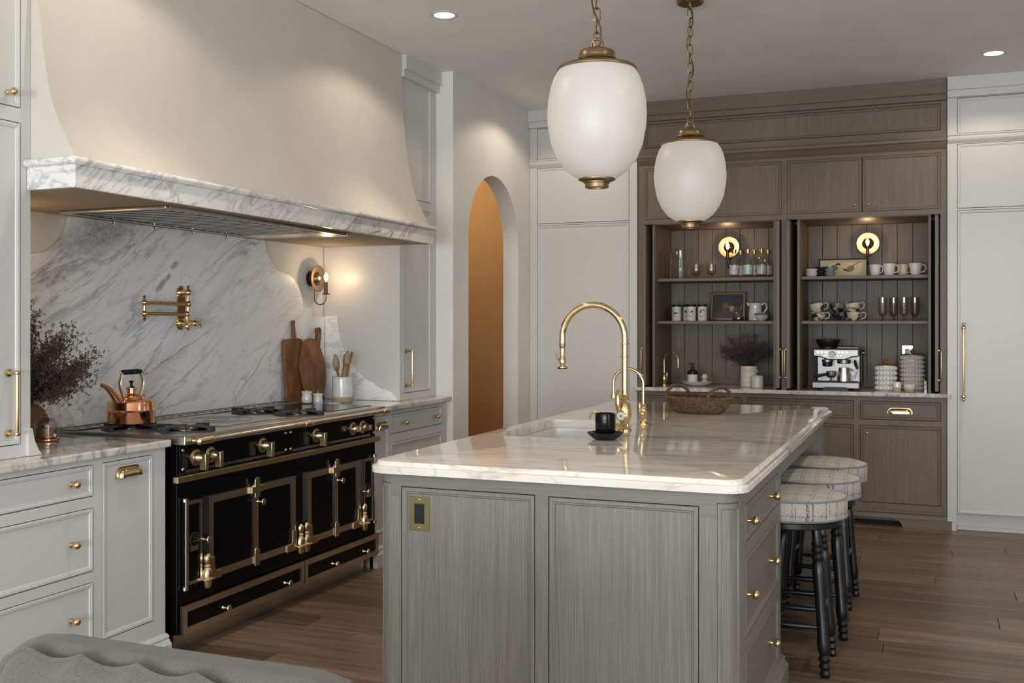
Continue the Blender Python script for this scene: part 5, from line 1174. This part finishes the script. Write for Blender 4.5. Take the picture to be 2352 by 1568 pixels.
# ================================================================== pendants
mb = MB(); hl, r = .030, .0125
ov = [(r*math.cos(a), 0, hl*(1 if math.sin(a) >= 0 else -1)*.40 + r*math.sin(a)) for a in [2*PI*i/20 for i in range(20)]]
mb.tube(ov, .0027, 7, True); LINK = mb.mesh('chain_link', M['brass_old'])
def pendant(label, x, y, zr, zb):
    """zr: height of the cap rim, zb: lowest point"""
    t = thing('pendant_lamp', label, 'pendant lamp', (x, y, zb), 0, 'opal glass pendants over the island')
    H = zr - zb; BO = M['brass_old']
    g = [(.040, .030), (.072, .036), (.112, .062), (.145, .105), (.168, .16), (.180, .225), (.1825, .27), (.179, .32), (.170, .365), (.157, .40), (.146, .418), (.140, .428)]
    k = (H - .01) / .428; g = [(a, .03 + (b-.03)*k) for a, b in g]
    MB().lathe(g, 56).build('opal_globe', M['opal'], t)
    f = MB().lathe([(.068, .034), (.068, .030), (.055, .024), (.048, .022), (.048, .018), (.043, .016), (.043, .002), (.040, 0), (.034, 0), (.032, .008), (.0005, .009)], 40).build('bottom_fitting', BO, t)
    c = MB().lathe([(.0005, .066), (.045, .066), (.062, .060), (.066, .054), (.066, .036), (.072, .033), (.074, .027), (.069, .023), (.080, .018), (.110, .010), (.138, .002), (.146, -.006), (.146, -.011), (.142, -.013), (.130, -.008), (.0005, -.006)], 48, (0, 0, H)).build('top_cap', BO, t)
    top = H + .066
    MB().tube([(-.021, 0, top-.004), (-.021, 0, top+.018)] + [(-.021*math.cos(a), 0, top+.018+.021*math.sin(a)) for a in [PI*i/10 for i in range(1, 10)]] + [(.021, 0, top+.018), (.021, 0, top-.004)], .0055, 10).build('loop', BO, t)
    z0 = top + .038; z1 = CEIL - zb - .03; n = int((z1 - z0)/.043)
    st = (z1 - z0)/n
    for i in range(n + 1):
        o = link('chain_link', LINK, t, (0, 0, z0 + i*st), (0, 0, (i % 2)*R90 + .5)); o.scale = (1, 1, st/.043)
    MB().tube([(.016*math.sin(i*.55), .010*math.cos(i*.4), top + (z1+.01-top)*i/30) for i in range(31)], .0028, 6).build('cord', M['bronze'], t)
    MB().lathe([(.0005, -.04), (.012, -.04), (.012, -.03), (.062, -.028), (.068, -.022), (.068, -.001)], 40, (0, 0, CEIL-zb)).build('ceiling_canopy', BO, t)
pendant('opal glass globe pendant above the tall brass tap', -1.135, 3.683, 2.333, 1.891)
pendant('opal glass globe pendant hanging before the oak hutch', -1.135, 5.289, 2.315, 1.881)
# ================================================================== armchair (faces -y)
def soft(name, x0, y0, z0, x1, y1, z1, r, mat, par, puff=0, n=6, wob=0):
    """rounded cushion block"""
    mb = MB(); cx, cy, cz = (x0+x1)/2, (y0+y1)/2, (z0+z1)/2; hx, hy, hz = (x1-x0)/2, (y1-y0)/2, (z1-z0)/2
    U, V_ = 40, 20; rs = []
    for j in range(V_+1):
        v = -PI/2 + PI*j/V_; ring = []
        for i in range(U):
            u = 2*PI*i/U; e = .28
            f = lambda a: math.copysign(abs(a)**e, a)
            X_ = f(math.cos(u))*abs(math.cos(v))**e; Y_ = f(math.sin(u))*abs(math.cos(v))**e; Z_ = f(math.sin(v))
            w_ = wob*math.sin(X_*9 + 1)*max(0, Z_)
            ring.append((cx+hx*X_, cy+hy*Y_*(1+puff*math.cos(X_*PI/2)*math.cos(Z_*PI/2)), cz+hz*Z_ + w_))
        rs.append(ring)
    mb.rings(rs, (False, False)); return mb.build(name, mat, par)
t = thing('armchair', 'grey canvas armchair with its back to the island', 'armchair', (-1.25, 1.2, 0))
lx = lambda x: x + 1.25
mb = MB(); mb.prism([(lx(a), b) for a, b in ((-1.74, .14), (-1.715, .60), (-1.675, .705), (-1.635, .765), (-1.585, .797), (-1.53, .803), (-1.2, .803), (-.97, .803), (-.915, .792), (-.88, .765), (-.85, .70), (-.82, .60), (-.79, .14))], .265, .375, 'y', True)
mb.build('back_frame', M['sofa'], t, .035, 4)
def pillow(name, yc, th, xa, xb, zb, ztop, nx=56, nz=24):
    F, Bk, seam = [], [], []
    for j in range(nz+1):
        v = j/nz; rf, rb = [], []
        for i in range(nx+1):
            u = i/nx; x0 = xa(v); x1 = xb(v); x = x0 + (x1-x0)*u; zt = ztop(u); z = zb + (zt-zb)*v
            puff = th*(max(0, math.sin(PI*u))**.45)*(max(0, math.sin(PI*v))**.55)*(1 + .10*math.sin(u*23)*max(0, v-.72)/.28)
            rf.append((x, yc - puff, z)); rb.append((x, yc + puff*.6, z))
        F.append(rf); Bk.append(rb)
    mb = MB()
    for G_ in (F, Bk):
        vv = [p for r in G_ for p in r]; n = nx+1
        mb.add(vv, [(j*n+i, j*n+i+1, (j+1)*n+i+1, (j+1)*n+i) for j in range(nz) for i in range(nx)], True)
    o = mb.build(name, M['sofa'], t)
    per = [F[nz][i] for i in range(nx+1)]; left = [F[j][0] for j in range(nz+1)]; right = [F[j][nx] for j in range(nz, -1, -1)]
    MB().tube(left + per[1:] + right[1:], .0045, 6).build('piping', M['sofa'], o)
    return o
wav = lambda u: .806 - .016*abs(math.sin(u*PI*4.3 + 1.9))**.8 - .004*u - .075*max(0, (u-.86)/.14)**2 - .05*max(0, (.05-u)/.05)**2
pillow('back_cushion', .248, .085, lambda v: lx(-1.665 + .085*v**2), lambda v: lx(-1.02 - .02*v), .42, wav)
for s_ in (-1, 1): soft('arm', lx(-1.255)+s_*.38-.075, -.45, .14, lx(-1.255)+s_*.38+.075, .25, .60, .05, M['sofa'], t)
soft('seat_base', lx(-1.57), -.44, .12, lx(-.94), .22, .32, .05, M['sofa'], t); soft('seat_cushion', lx(-1.565), -.47, .31, lx(-.945), .10, .47, .05, M['sofa'], t, .05)
for x in (-.32, .32):
    for yy in (-.38, .30): MB().lathe([(.015, 0), (.024, .14)], 14, (x, yy, 0)).build('leg', M['black'], t)
